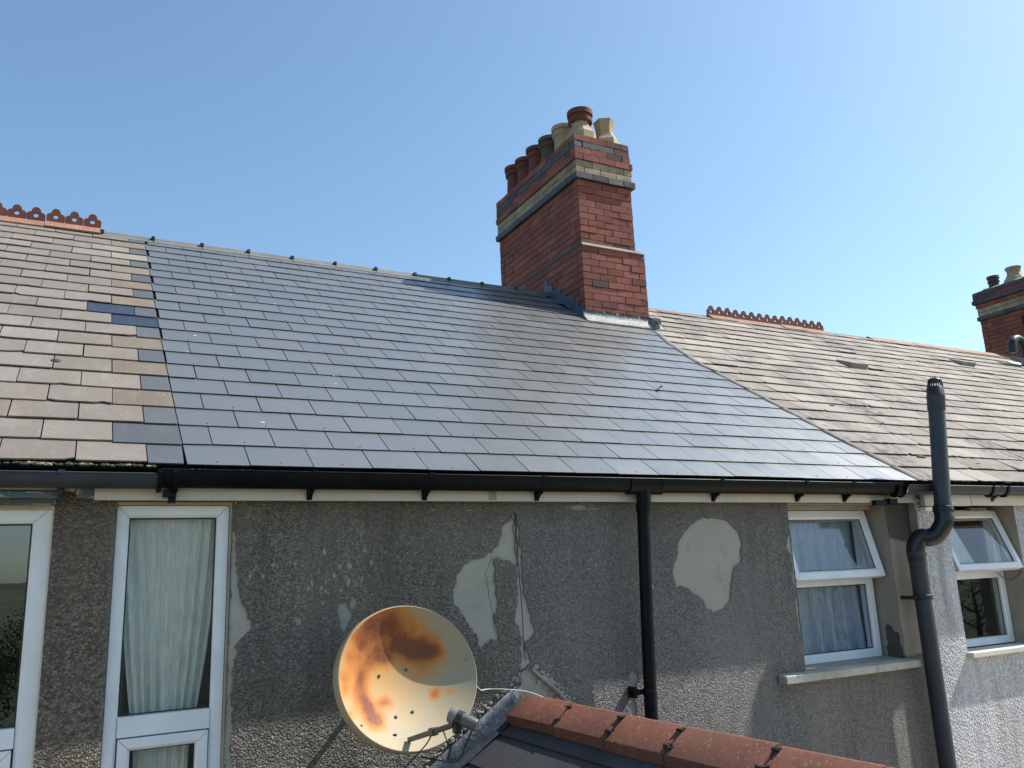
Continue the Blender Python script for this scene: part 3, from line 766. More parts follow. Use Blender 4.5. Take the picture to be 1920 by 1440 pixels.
# ---- ridges
def crest_tile(parent, x0, L, apex_y, apex_z, npk=3, mat2=('terracotta_base', 'terracotta_crest'), tilt=0):
    bm = BM()
    # angled cover
    wv = .135; t = .014
    prof = [(apex_y - wv * CA, apex_z - wv * SA - .005), (apex_y - .012, apex_z), (apex_y + .012, apex_z), (apex_y + wv * CA, apex_z - wv * SA - .005),
            (apex_y + wv * CA - .004, apex_z - wv * SA - t - .004), (apex_y, apex_z - t * 1.3), (apex_y - wv * CA + .004, apex_z - wv * SA - t - .004)]
    prism_x(bm, prof, x0 + .002, x0 + L - .002)
    cov = build(bm, 'ridge_tile', mat2[0], parent)
    if npk:
        bm = BM(); sp = L / npk; y0, y1 = apex_y - .010, apex_y + .010; zb = apex_z - .003
        for k in range(npk):
            cx = x0 + sp * (k + .5); cz = zb + .052; rh = .020; N = 24
            outer = []
            for i in range(N):
                a = 2 * math.pi * (i + .5) / N - math.pi / 2; dx, dz = math.cos(a), math.sin(a)
                # arch above shoulder, box below
                hw = sp / 2 - .001; sh = .030
                tx = hw / abs(dx) if abs(dx) > 1e-6 else 9; tz = ((-.052) / dz if dz < 0 else sh / dz) if abs(dz) > 1e-6 else 9
                rb = min(tx, tz)
                ra = .047 * (1.25 if False else 1)
                if dz > 0:
                    rb = max(min(tx, .024 / dz), .034 + .036 * dz ** 2)
                outer.append((cx + dx * rb, cz + dz * rb * 1.0 if dz <= 0 else cz + dz * rb * 1.12))
            inner = [(cx + rh * math.cos(2 * math.pi * (i + .5) / N - math.pi / 2), cz + rh * math.sin(2 * math.pi * (i + .5) / N - math.pi / 2)) for i in range(N)]
            vo = [[bm.verts.new((p[0], y, p[1])) for p in outer] for y in (y0, y1)]
            vi = [[bm.verts.new((p[0], y, p[1])) for p in inner] for y in (y0, y1)]
            for i in range(N):
                j = (i + 1) % N
                bm.faces.new((vo[0][i], vo[0][j], vi[0][j], vi[0][i])); bm.faces.new((vo[1][j], vo[1][i], vi[1][i], vi[1][j]))
                bm.faces.new((vi[0][i], vi[0][j], vi[1][j], vi[1][i])); bm.faces.new((vo[0][j], vo[0][i], vo[1][i], vo[1][j]))
        build(bm, 'crest', mat2[1], cov)
    return cov
x = .04
for k in range(10):
    L = .437
    crest_tile(left, x - L, L, RIDGE_Y + .015 + rnd(-.003, .003), 3.192 + rnd(-.004, .004) - (.004 * (k % 2)))
    x -= L + .006
# grey ridge roll of the middle house with dark union clips
zr = 3.136; cl = [.043, .474, .899, 1.326, 1.748, 2.18, 2.61, 3.042, 3.437, 3.836, 4.251, 4.66]
for a, b in zip(cl, cl[1:]):
    bm = BM(); prof = []
    for k in range(9):
        an = math.pi * k / 8; prof.append((RIDGE_Y + .01 - .05 * math.cos(an), zr - .006 + .036 * math.sin(an)))
    prof = [(RIDGE_Y - .10, zr - .058)] + [(RIDGE_Y - .10, zr - .050)] + prof + [(RIDGE_Y + .11, zr - .05), (RIDGE_Y + .11, zr - .058), (RIDGE_Y, zr - .03)]
    prism_x(bm, prof, a + .003, b - .003); build(bm, 'ridge_cap', 'ridge_grey', mid, 40)
for a in cl[1:-1] + [.05]:
    bm = BM()
    for yy in (-.062, .03):
        box(bm, a - .016, a + .014, RIDGE_Y + yy, RIDGE_Y + yy + .05, zr - .012, zr + .026, 0, .003)
    box(bm, a - .016, a + .018, RIDGE_Y - .035, RIDGE_Y + .06, zr + .010, zr + .029, 0, .002); bevel(bm, .004)
    build(bm, 'ridge_clip', 'rubber_black', mid)
# red ridge of the right house: low angle tiles, crested run, low tiles
RZ = 3.085; RYr = 7.80
x = 5.50
k = 0
while x < 16.5:
    L = .44
    if abs(x - 7.02) < .23 or (7.02 <= x < 9.0):
        if x < 7.1: x = 7.02
        crest_tile(right, x, .415, RYr, RZ + .038 + (.008 if k % 3 == 0 else 0) + rnd(-.004, .004), 3, ('terracotta_ridge', 'terracotta_crest')); x += .417
    elif x < 7.02:
        L = min(L, 7.02 - x); crest_tile(right, x, L, RYr, RZ + .024 + rnd(-.006, .006), 0, ('terracotta_ridge', '')); x += L
    elif x < 9.9:
        crest_tile(right, x, L, RYr, RZ + .022 + rnd(-.005, .005), 0, ('terracotta_ridge', '')); x += L
    else:
        crest_tile(right, x, L + .05, RYr, RZ + .048 + rnd(-.006, .006), 0, ('terracotta_base', '')); x += L + .05
    k += 1

# ---- chimneys
def chimney(parent, x0, x1, xr, y0, y1, z0, zstring, ztop, pots, flue_slots=False):
    """x0..x1 shaft, xr right side of the wider lower stage."""
    cs = .0777
    root = None
    def course(bm, xa, xb, ya, yb, z, mi, off, bl=.213):
        g = .004; d = .10
        # front and back
        for yy, sgn in ((ya, 1), (yb, -1)):
            x = xa - (bl / 2 if off else 0)
            while x < xb - .01:
                a, b = max(x, xa), min(x + bl, xb); x += bl
                if b - a < .03: continue
                e = rnd(-.003, .0025); A, B = sorted((yy + e * sgn, yy + d * sgn))
                box(bm, a + (0 if a == xa else g), b - (0 if b == xb else g), A, B, z + g, z + cs - g, mi() if callable(mi) else mi, .002)
        for xx, sgn in ((xa, 1), (xb, -1)):
            y = ya + d + g - (0 if off else bl / 2)
            while y < yb - d - g:
                a, b = max(y, ya + d + g), min(y + bl, yb - d - g); y += bl
                if b - a < .03: continue
                e = rnd(-.003, .0025); A, B = sorted((xx + e * sgn, xx + d * sgn))
                box(bm, A, B, a + g / 2, b - g / 2, z + g, z + cs - g, mi() if callable(mi) else mi, .002)
    mixf = lambda: random.choice((0, 0, 3, 3))
    bm = BM(); n = 0
    z = zstring - .02 - cs
    lowmi = lambda: random.choice((0,) * 30 + (3,))
    while z > z0 - cs:
        course(bm, x0, xr, y0, y1, z, lowmi, n % 2); z -= cs; n += 1
    zz = ztop - 7 * cs; z = zz - cs; n = 1
    low = zstring + .015
    while z > low - cs * .9:
        course(bm, x0 + .004, x1, y0 + .004, y1, z, lowmi, n % 2); z -= cs; n += 1
    core = BM()
    m = .006
    zm = z + cs
    box(core, x0 + m, xr - m, y0 + m, y1 - m, z0 - .1, zstring - .025)
    box(core, x0 + m + .004, x1 - m, y0 + m + .004, y1 - m, zstring - .024, ztop - .005)
    # head: blue band, two yellow, one proud red, red, blue, red
    course(bm, x0 - .034, x1 + .040, y0 - .034, y1 + .03, zz, 2, 0)
    course(bm, x0 - .014, x1 + .018, y0 - .014, y1 + .01, zz + cs, 1, 1)
    course(bm, x0 - .014, x1 + .018, y0 - .014, y1 + .01, zz + 2 * cs, 1, 0)
    course(bm, x0 - .030, x1 + .026, y0 - .026, y1 + .02, zz + 3 * cs, 0, 1)
    course(bm, x0 - .022, x1 + .004, y0 - .018, y1 + .012, zz + 4 * cs, mixf, 0)
    course(bm, x0 - .020, x1 + .000, y0 - .016, y1 + .01, zz + 5 * cs, lambda: random.choice((2, 2, 2, 3)), 1)
    course(bm, x0 - .020, x1 + .000, y0 - .016, y1 + .01, zz + 6 * cs, mixf, 0)
    if flue_slots:
        course(bm, x0 - .075, x1 + .06, y0 - .06, y1 + .06, zz + 4 * cs, 2, 0)
        course(bm, x0 - .050, x1 + .04, y0 - .04, y1 + .04, zz + 5 * cs, mixf, 1)
        course(bm, x0 - .045, x1 + .035, y0 - .035, y1 + .04, zz + 6 * cs, 2, 1)
    box(core, x0 - .006, x1 + .006, y0 - .006, y1 + .004, zz + .004, ztop - .004)
    c_ = build(bm, 'chimney', ['brick_red', 'brick_yellow', 'brick_blue', 'brick_mixed'], parent)
    build(core, 'mortar', 'mortar_dark', c_)
    # sloped mortar shelf where the stack narrows + string line
    bm = BM()
    hexa(bm, [(x0 + .001, y0 - .012, zstring - .024), (xr + .004, y0 - .012, zstring - .024), (xr + .004, y1, zstring - .024), (x0 + .001, y1, zstring - .024),
              (x0 + .003, y0 - .002, zstring + .006), (xr - .06, y0 - .002, zstring + .006), (xr - .06, y1, zstring + .006), (x0 + .003, y1, zstring + .006)])
    box(bm, x0 - .006, x0 + .0005, y0 - .004, y1, zstring - .022, zstring + .010, 1)
    build(bm, 'mortar_ledge', ['mortar', 'brick_blue'], c_)
    # flaunching on top
    bm = BM(); nx, ny = 8, 16; g = []
    for j in range(ny + 1):
        g.append([])
        for i in range(nx + 1):
            u, v = i / nx, j / ny; ed = min(u, 1 - u, v * 2.5, (1 - v) * 2.5)
            g[-1].append(bm.verts.new((x0 - .01 + (x1 - x0 + .006) * u, y0 - .008 + (y1 - y0 + .01) * v, ztop + .004 + min(.05, ed * .5) + (.012 * noise.noise(Vector((u * 7, v * 17, x0))) if ed > 0 else 0))))
    for a, b in zip(g, g[1:]):
        for i in range(nx): bm.faces.new((a[i], a[i + 1], b[i + 1], b[i]))
    build(bm, 'flaunching', 'mortar', c_, True)
    if flue_slots:
        bm = BM()
        for k in range(3): box(bm, x0 - .012, x0 + .05, y1 - .95 + k * .075, y1 - .95 + k * .075 + .04, zz - .30, zz - .12)
        build(bm, 'air_brick', 'roof_felt', c_)
    for (px, py, kind, h, sc) in pots:
        bm = BM(); zb = ztop + .015
        if kind == 'ring':       # buff square-based pot with red collar
            n = 8
            lathe(bm, [(.165 * sc, -.03), (.162 * sc, .085), (.125 * sc, .14), (.100 * sc, .20), (.088 * sc, h - .10), (.088 * sc, h - .05)], (px, py, zb), n)
            p = build(bm, 'chimney_pot', 'pot_buff', c_)
            bm = BM(); lathe(bm, [(.105 * sc, h - .15), (.130 * sc, h - .14), (.132 * sc, h - .10), (.114 * sc, h - .09), (.114 * sc, h - .065), (.138 * sc, h - .055), (.140 * sc, h), (.118 * sc, h), (.112 * sc, h - .1)], (px, py, zb), 24, close=False)
            build(bm, 'collar', 'pot_red', p, 40)
            bm = BM(); lathe(bm, [(.085, h - .07), (.085, h - .06)], (px, py, zb), 16); build(bm, 'flue_opening', 'roof_felt', p)
        elif kind == 'hex':
            lathe(bm, [(.175 * sc, -.03), (.172 * sc, .075), (.135 * sc, .125), (.104 * sc, .19), (.108 * sc, .24), (.124 * sc, h - .03), (.132 * sc, h), (.104 * sc, h), (.09 * sc, h - .12)], (px, py, zb), 6 if sc < 1.01 else 8, close=False)
            p = build(bm, 'chimney_pot', 'pot_buff', c_)
        else:
            m_ = {'red': 'pot_red', 'dark': 'pot_dark', 'buff': 'pot_buff', 'redring': 'pot_red'}[kind]
            lathe(bm, [(.125 * sc, -.03), (.118 * sc, .03), (.106 * sc, h * .55), (.104 * sc, h - .13), (.125 * sc, h - .12), (.128 * sc, h - .09), (.112 * sc, h - .08), (.112 * sc, h - .055), (.134 * sc, h - .045), (.136 * sc, h), (.115 * sc, h), (.10 * sc, h - .12)], (px, py, zb), 24, close=False)
            p = build(bm, 'chimney_pot', m_, c_, 40)
    return c_
ch = chimney(mid, 4.685, 5.405, 5.52, 7.07, 9.0, 2.3, 3.475, 4.775,
        [(4.885, 7.24, 'ring', .385, 1.08), (5.225, 7.25, 'hex', .345, .98), (4.89, 7.62, 'buff', .385, 1.08), (4.89, 7.94, 'dark', .40, 1.08),
         (4.89, 8.26, 'red', .43, 1.08), (4.89, 8.56, 'red', .42, 1.08), (4.89, 8.85, 'redring', .45, 1.08), (5.24, 7.72, 'red', .36, .9), (5.24, 8.1, 'red', .36, .9), (5.24, 8.5, 'red', .36, .9)])
chimney(right, 14.69, 15.42, 15.52, 7.07, 9.0, 2.3, 3.475, 4.76,
        [(14.9, 8.75, 'dark', .26, .8), (14.9, 8.36, 'hex', .30, 1.05), (14.9, 7.95, 'hex', .32, 1.05), (14.9, 7.5, 'red', .40, 1.0), (15.2, 7.4, 'buff', .40, 1.0)], True)
# aerial stub on the far chimney
bm = BM(); tube(bm, [(14.8, 8.62, 4.75), (14.8, 8.62, 5.02)], .008, 6); tube(bm, [(14.76, 8.6, 4.98), (14.86, 8.62, 4.98)], .012, 6)
build(bm, 'cowl_rod', 'steel_dark', right)

# lead work of the main chimney
bm = BM()     # stepped flashing on the left side
for k in range(9):
    ya = 7.075 + k * .09; s = (ya - EY) / CA
    zb = EZ + (ya - EY) * TA; zt = zb + .175 + .02 * ((k * 7) % 3 - 1)
    hexa(bm, [(4.672, ya, zb - .02), (4.684, ya, zb - .02), (4.684, ya + .1, zb + .05), (4.672, ya + .1, zb + .05),
              (4.670, ya + .012, zt), (4.684, ya + .012, zt), (4.684, ya + .086, zt + .012), (4.668, ya + .086, zt + .012)], 0, .003)
for k in range(18):   # soaker strip turned onto the slates
    s = (7.04 - EY) / CA + k * .055
    if s + .06 > SMAX: break
    hexa(bm, [RP(4.655, s, .012), RP(4.688, s, .016), RP(4.688, s + .056, .016), RP(4.655, s + .056, .012), RP(4.655, s, .016), RP(4.688, s, .03), RP(4.688, s + .056, .03), RP(4.655, s + .056, .016)], 0, .0015)
build(bm, 'step_flashing', 'lead_dark', ch)
bm = BM(); prev = None    # crinkled front apron
sb = (7.07 - EY) / CA
for i in range(41):
    x = 4.63 + (5.66 - 4.63) * i / 40; nz = lambda k: .006 * noise.noise(Vector((x * 22, k * 3.1, 2)))
    up = .105 + .012 * noise.noise(Vector((x * 9, 1, 1)))
    zf = EZ + (7.07 - EY) * TA
    row = [bm.verts.new((x, 7.055 + nz(0), zf + up)), bm.verts.new((x, 7.048 + nz(1), zf + up * .5)), bm.verts.new((x, 7.04 + nz(2), zf + .028)),
           bm.verts.new(RP(x, sb - .09, .022 + nz(3))), bm.verts.new(RP(x, sb - .15 - .02 * noise.noise(Vector((x * 8, 2, 0))), .016 + nz(4) * .5))]
    if prev:
        for k in range(4):
            f = bm.faces.new((prev[k], row[k], row[k + 1], prev[k + 1])); f.material_index = 0 if k < 2 else 1
    prev = row
bmesh.ops.solidify(bm, geom=bm.faces[:], thickness=.003)
build(bm, 'apron_flashing', ['lead', 'lead_bright'], ch, True)
bm = BM(); hexa(bm, [RP(5.50, sb - .14, .02), RP(5.66, sb - .16, .016), RP(5.64, sb + .9, .016), RP(5.50, sb + .9, .02), RP(5.52, sb - .14, .10), RP(5.56, sb - .14, .03), RP(5.56, sb + .9, .03), RP(5.52, sb + .9, .10)], 0, .004)
build(bm, 'side_flashing', 'lead', ch)

# ---- fascias
bm = BM(); box(bm, .072, 5.48, 4.055, 4.075, .386, .502); box(bm, .072, 5.48, 4.0765, 4.118, .392, .398); bevel(bm, .003)
build(bm, 'fascia', 'pvc_fascia', mid)
bm = BM(); box(bm, 1.985, 2.03, 4.0515, 4.0535, .392, .44, 0); box(bm, 4.298, 4.3, 4.0535, 4.0548, .39, .47)
build(bm, 'fascia_joint', 'plaster_grey', mid)
bm = BM(); box(bm, .0, .070, 4.068, 4.085, .395, .50, 0, .001); box(bm, -4.6, -.002, 4.062, 4.085, .425, .50, 1)
box(bm, -4.6, -.06, 4.055, 4.085, .395, .4245, 0, .001); box(bm, -4.6, -.075, 4.075, 4.10, .368, .3945, 2)
bevel(bm, .003); build(bm, 'fascia', ['peeling_paint', 'old_paint', 'plaster_dark'], left)
bm = BM()
for a, b, z in ((5.484, 6.02, .360), (6.026, 9.3, .362), (9.31, 16.5, .36)): box(bm, a, b, 3.995, 4.03, z, .485)
box(bm, 5.465, 16.5, 4.031, 4.059, .40, .41)
bevel(bm, .003); build(bm, 'fascia', 'pvc_fascia', right)
bm = BM(); box(bm, 5.50, 5.62, 4.01, 4.0585, .325, .352); bevel(bm, .003); build(bm, 'trunking', 'pvc_white', right)
bm = BM(); box(bm, 6.02, 6.22, 4.012, 4.055, .326, .345); build(bm, 'timber_packer', 'wood_dark', right)

# ---- gutters: half-round channel
def gutter(parent, x0, x1, yc, zl, r, mat, brackets, depth=1.25, name='gutter', bdrop=.06, fy=4.055):
    bm = BM(); n = 14; t = .003
    prof = [(yc - r * math.cos(math.pi * k / n), zl - r * depth * math.sin(math.pi * k / n)) for k in range(n + 1)]
    inn = [(yc - (r - t) * math.cos(math.pi * k / n), zl - (r - t) * depth * math.sin(math.pi * k / n)) for k in range(n + 1)][::-1]
    prism_x(bm, prof + inn, x0, x1)
    tube(bm, [(x0, yc - r + .001, zl), (x1, yc - r + .001, zl)], .0045, 8)
    g = build(bm, name, mat, parent, 50)
    for bx_ in brackets:
        bm = BM()
        R2 = r + .004
        pr = [(yc - R2 * math.cos(math.pi * k / n), zl + .006 - R2 * depth * math.sin(math.pi * k / n)) for k in range(n + 1)]
        pi_ = [(yc - (r + .0005) * math.cos(math.pi * k / n), zl + .006 - (r + .0005) * depth * math.sin(math.pi * k / n)) for k in range(n + 1)][::-1]
        prism_x(bm, pr + pi_, bx_ - .014, bx_ + .014)
        # rib under the channel to the fascia plate
        prism_x(bm, [(yc - .01, zl - R2 * depth + .002), (yc + .02, zl - R2 * depth - bdrop * .2), (fy - .004, zl - R2 * depth - bdrop * .6), (fy - .004, zl - R2 * depth * .5)], bx_ - .010, bx_ + .010)
        box(bm, bx_ - .014, bx_ + .014, fy - .0045, fy - .0005, zl - R2 * depth - bdrop * .65, zl - .01)
        box(bm, bx_ - .013, bx_ + .013, yc - R2 - .004, yc - R2 + .014, zl - .004, zl + .010)
        build(bm, 'gutter_bracket', mat, g)
    return g
gm = gutter(mid, .33, 5.22, 4.0, .512, .052, 'gutter_black', [1.01, 1.61, 2.28, 3.55, 4.27, 4.72], 1.5)
bm = BM()   # outlet socket above the downpipe
r = .058
for a, b in ((2.86, 2.885), (3.08, 3.105)):
    prism_x(bm, [(4.0 - r * math.cos(math.pi * k / 12), .507 - r * 1.45 * math.sin(math.pi * k / 12)) for k in range(13)], a, b)
prism_x(bm, [(4.0 - (r - .003) * math.cos(math.pi * k / 12), .5035 - (r - .003) * 1.45 * math.sin(math.pi * k / 12)) for k in range(13)], 2.886, 3.079)
lathe(bm, [(.042, -.14), (.042, -.05), (.044, -.02)], (2.975, 4.0, .50), 20)
build(bm, 'gutter_outlet', 'gutter_black', gm, 50)
bm = BM()   # union clip at the left join with two catches
r = .060
for a, b in ((.315, .335), (.38, .402)):
    prism_x(bm, [(4.0 - r * math.cos(math.pi * k / 12), .500 - r * 1.45 * math.sin(math.pi * k / 12)) for k in range(13)], a, b)
    box(bm, a - .002, b + .002, 4.0 - r - .006, 4.0 - r + .02, .497, .510)
box(bm, .37, .40, 4.02, 4.05, .37, .44); box(bm, .345, .40, 4.0, 4.04, .395, .43)
build(bm, 'gutter_union', 'gutter_black', gm, 50)
gutter(left, -4.6, .325, 3.998, .492, .048, 'gutter_old', [-3.6, -2.6, -1.6, -.85, -.06], 1.3, bdrop=.05, fy=4.062)
gr = gutter(right, 5.215, 16.5, 3.945, .497, .046, 'gutter_old', [6.28, 7.4, 9.0, 11, 13, 15], 1.35, fy=3.995)
bm = BM(); r = .056
for a, b in ((5.15, 5.17), (5.21, 5.235)):
    prism_x(bm, [(3.985 - r * math.cos(math.pi * k / 12), .500 - r * 1.5 * math.sin(math.pi * k / 12)) for k in range(13)], a, b)
prism_x(bm, [(3.985 - .05 * math.cos(math.pi * k / 12), .498 - .05 * 1.5 * math.sin(math.pi * k / 12)) for k in range(13)], 5.171, 5.209)
box(bm, 4.99, 5.10, 4.01, 4.05, .365, .40); box(bm, 5.12, 5.2, 4.0, 4.05, .37, .41)
build(bm, 'gutter_union', 'gutter_black', gm, 50)
bm = BM()
for a, b in ((6.16, 6.18), (6.34, 6.37)):
    prism_x(bm, [(3.945 - r * math.cos(math.pi * k / 12), .500 - r * 1.45 * math.sin(math.pi * k / 12)) for k in range(13)], a, b)
build(bm, 'gutter_union', 'gutter_black', gr, 50)
# foil, foam and membrane scraps lying in the gutter below the first new slates
bm = BM()
for k, (x, wd) in enumerate(((.44, .05), (.475, .04), (.50, .04), (.66, .05), (.70, .03))):
    tube(bm, smoothpath([(x, 3.985, .485), (x + wd * .3, 3.97, .513), (x + wd * .6, 3.975, .508), (x + wd, 3.985, .49)], 4), .006, 6)
build(bm, 'gutter_scraps', 'lead', gm, True)
bm = BM(); box(bm, .545, .62, 3.97, 4.0, .485, .512, 0, .006); bevel(bm, .004); build(bm, 'foam_scrap', 'insulation', gm)
bm = BM(); blob(bm, (.80, 3.98, .497), .03, 1.9, .6, .55); build(bm, 'plaster_scrap', 'pvc_cream', gm, True)

# ---- downpipe
bm = BM()
path = [(2.972, 4.004, .45), (2.965, 4.010, .2), (2.952, 4.025, -.3), (2.944, 4.04, -.8), (2.94, 4.04, -3), (2.94, 4.04, GROUND + .1)]
tube(bm, path, .0365, 20); dp = build(bm, 'downpipe', 'gutter_black', mid, 40)
bm = BM(); lathe(bm, [(.040, -.05), (.042, -.045), (.042, .0), (.038, .01)], (2.970, 4.006, .37), 20); build(bm, 'pipe_socket', 'gutter_black', dp, 40)
for zc in (-.68, -2.4, -4.2):
    bm = BM(); lathe(bm, [(.0395, -.016), (.041, -.012), (.041, .012), (.0395, .016)], (2.945, 4.04, zc), 20)
    box(bm, 2.865, 2.91, 4.05, 4.085, zc - .012, zc + .014); box(bm, 2.852, 2.872, 4.055, 4.118, zc - .03, zc + .03)
    build(bm, 'pipe_clip', 'gutter_black', dp, 40)

# ================================================================= WINDOWS
def window(parent, label, spec):
    o = bpy.data.objects.new('window', None); C.objects.link(o); o.parent = parent
    if label: o['label'] = label
    return o
# left window (fixed light over opening light)
w1 = window(left, 'white window reflecting the gardens and hills', 0)
y0 = WY + .035
bm = BM(); frame_ring(bm, -1.22, -.085, -1.33, .365, y0, y0 + .07, .07)
box(bm, -1.148, -.157, y0 + .002, y0 + .07, -.612, -.534)
build(bm, 'frame', 'pvc_white', w1)
pane(w1, -1.148, -.157, -.532, .293, y0 + .03, 'glass_dark')
bm = BM(); frame_ring(bm, -1.143, -.162, -1.255, -.618, y0 - .006, y0 + .05, .052); build(bm, 'sash', 'pvc_white', w1)
pane(w1, -1.09, -.215, -1.20, -.671, y0 + .03, 'glass_dark')
bm = BM(); box(bm, -.0835, -.0785, WY + .005, WY + .06, -1.34, .365); build(bm, 'sealant', 'pvc_cream', w1)
# net curtain window
bm = BM(); box(bm, -1.245, -.082, 4.135, 4.30, .350, .370); build(bm, 'head_board', 'old_paint', w1)
w2 = window(mid, 'tall narrow white window with patterned glass', 0)
y0 = WY + .028
bm = BM(); frame_ring(bm, .171, .652, -1.43, .368, y0, y0 + .07, .052)
box(bm, .224, .599, y0 + .002, y0 + .07, -.618, -.535)
build(bm, 'frame', 'pvc_white', w2)
pane(w2, .224, .599, -.533, .315, y0 + .03, 'glass_obscure')
bm = BM(); frame_ring(bm, .229, .594, -1.38, -.624, y0 - .006, y0 + .05, .050); build(bm, 'sash', 'pvc_white', w2)
pane(w2, .280, .543, -1.33, -.675, y0 + .03, 'glass_obscure')
bm = BM(); box(bm, .170, .662, 4.122, 4.30, .3705, .3835); box(bm, .6545, .6625, 4.126, 4.24, -1.44, .370); build(bm, 'head_board', 'plaster_beige', w2)
# right window with ajar top-hung sash
def hung(parent, xa, xb, ztop, zbot, y, out, w, gl):
    ang = math.asin(out / (ztop - zbot)); ca, sa = math.cos(ang), math.sin(ang)
    def tf(p):
        d = ztop - p.z; e = p.y - y
        return Vector((p.x, y - d * sa + e * ca, ztop - d * ca - e * sa))
    bm = BM(); frame_ring(bm, xa, xb, zbot, ztop, y, y + .055, w, tf=tf); s = build(bm, 'sash', 'pvc_white', parent)
    pane(parent, xa + w, xb - w, zbot + w, ztop - w, y + .02, gl, tf)
w3 = window(mid, 'white window with top sash ajar above a stone sill', 0)
y0 = 4.285
bm = BM(); frame_ring(bm, 4.27, 5.175, -.675, .36, y0, y0 + .07, .055)
box(bm, 4.325, 5.12, y0 + .002, y0 + .07, -.175, -.122)
build(bm, 'frame', 'pvc_white', w3)
hung(w3, 4.285, 5.155, .345, -.135, y0 - .02, .115, .058, 'glass_clear')
pane(w3, 4.325, 5.12, -.62, -.176, y0 + .03, 'glass_clear')
bm = BM(); box(bm, 4.247, 5.198, 4.23, 4.40, .352, .384); build(bm, 'head_board', 'plaster_grey', w3)
bm = BM()
hexa(bm, [(4.0, 4.045, -.742), (5.262, 4.045, -.742), (5.262, 4.118, -.745), (4.0, 4.118, -.745), (4.0, 4.045, -.694), (5.262, 4.045, -.694), (5.262, 4.118, -.688), (4.0, 4.118, -.688)])
hexa(bm, [(4.247, 4.119, -.72), (5.198, 4.119, -.72), (5.198, 4.35, -.72), (4.247, 4.35, -.72), (4.247, 4.119, -.688), (5.198, 4.119, -.688), (5.198, 4.35, -.672), (4.247, 4.35, -.672)], 1)
bevel(bm, .004); build(bm, 'sill', ['sill_stone', 'plaster_grey'], w3)
# white house window
w4 = window(right, 'white window with top sash propped open', 0)
y0 = 4.225
bm = BM(); frame_ring(bm, 5.815, 6.63, -.68, .345, y0, y0 + .07, .055)
box(bm, 5.87, 6.575, y0 + .002, y0 + .07, -.185, -.125)
build(bm, 'frame', 'pvc_white', w4)
hung(w4, 5.83, 6.615, .335, -.14, y0 - .02, .16, .055, 'glass_clear')
pane(w4, 5.87, 6.575, -.625, -.186, y0 + .03, 'glass_clear')
bm = BM(); box(bm, 5.79, 6.9, 4.01, 4.22, -.725, -.688); bevel(bm, .005, 2); build(bm, 'sill', 'pvc_cream', w4)
bm = BM(); tube(bm, smoothpath([(6.50, 4.19, -.15), (6.53, 4.15, -.2), (6.6, 4.12, -.19), (6.66, 4.07, -.12)], 5), .004, 6); build(bm, 'window_stay', 'steel_dark', w4)
for xa in (8.3, 11.2):
    ww = window(right, None, 0)
    bm = BM(); frame_ring(bm, xa + .01, xa + .89, -.69, .29, 4.2, 4.26, .06); build(bm, 'frame', 'pvc_white', ww); pane(ww, xa + .07, xa + .83, -.63, .23, 4.23, 'glass_dark')

curtain('net_curtain', 'pale green net curtain gathered behind the tall narrow window', .19, .64, -.60, .36, 4.235, 'net_green', 8, .012, .42, 1.3)
c2 = curtain('net_curtain', 'lower end of pale net curtain showing in the small bottom light', .30, .53, -1.44, -.66, 4.245, 'net_green', 5, .010, .2, 2.3)
curtain('net_curtain', 'blue-white pleated net curtain behind the window over the stone sill', 4.20, 5.19, -.68, .36, 4.39, 'net_blue', 6, .026, .0, 4.1)
bm = BM()
hexa(bm, [(5.83, 4.32, -.12), (6.48, 4.33, -.12), (6.48, 4.335, -.12), (5.83, 4.325, -.12), (5.83, 4.32, .30), (6.20, 4.325, .27), (6.20, 4.33, .27), (5.83, 4.325, .30)])
tag(build(bm, 'white_sheet', 'sheet_white'), 'white slanting blind behind the propped-open sash', 'sheet')  # plain white sheet with one slanting edge
for g_, (xa, xb) in ((w2, (.19, .64)),):
    pass

# ================================================================= RENDER LOSS, PATCHES AND CRACKS
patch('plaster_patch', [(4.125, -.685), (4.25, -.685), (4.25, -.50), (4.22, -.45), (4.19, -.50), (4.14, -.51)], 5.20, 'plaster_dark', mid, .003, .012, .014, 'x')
bm = BM()    # hairline cracks and the vertical joint between the two renders
def crack(pts, r=.0016):
    q = []
    for a, b in zip(pts, pts[1:]):
        for k in range(6):
            p = Vector(a).lerp(Vector(b), k / 6); q.append((p.x + rnd(-.004, .004), WY + .0078, p.y))
    tube(bm, q, r, 5)
crack([(2.175, .32), (2.19, .05), (2.20, -.25), (2.205, -.5)]); crack([(2.03, .1), (1.985, .0), (2.0, -.1), (2.02, -.2), (2.03, -.33)], .0012)
build(bm, 'wall_crack', 'mortar_dark', mid)
# broken end cap of the white wall
bm = BM()
o_ = [(5.452, .34), (5.45, .36), (5.47, .372), (5.52, .37), (5.52, .06), (5.47, .04), (5.462, .09)]
patch('render_edge', [(4.058, .04), (4.13, .09), (4.128, .33), (4.10, .365), (4.06, .37)], 5.4625, 'plaster_beige', right, .006, .004, .02, 'x')
bm.free()

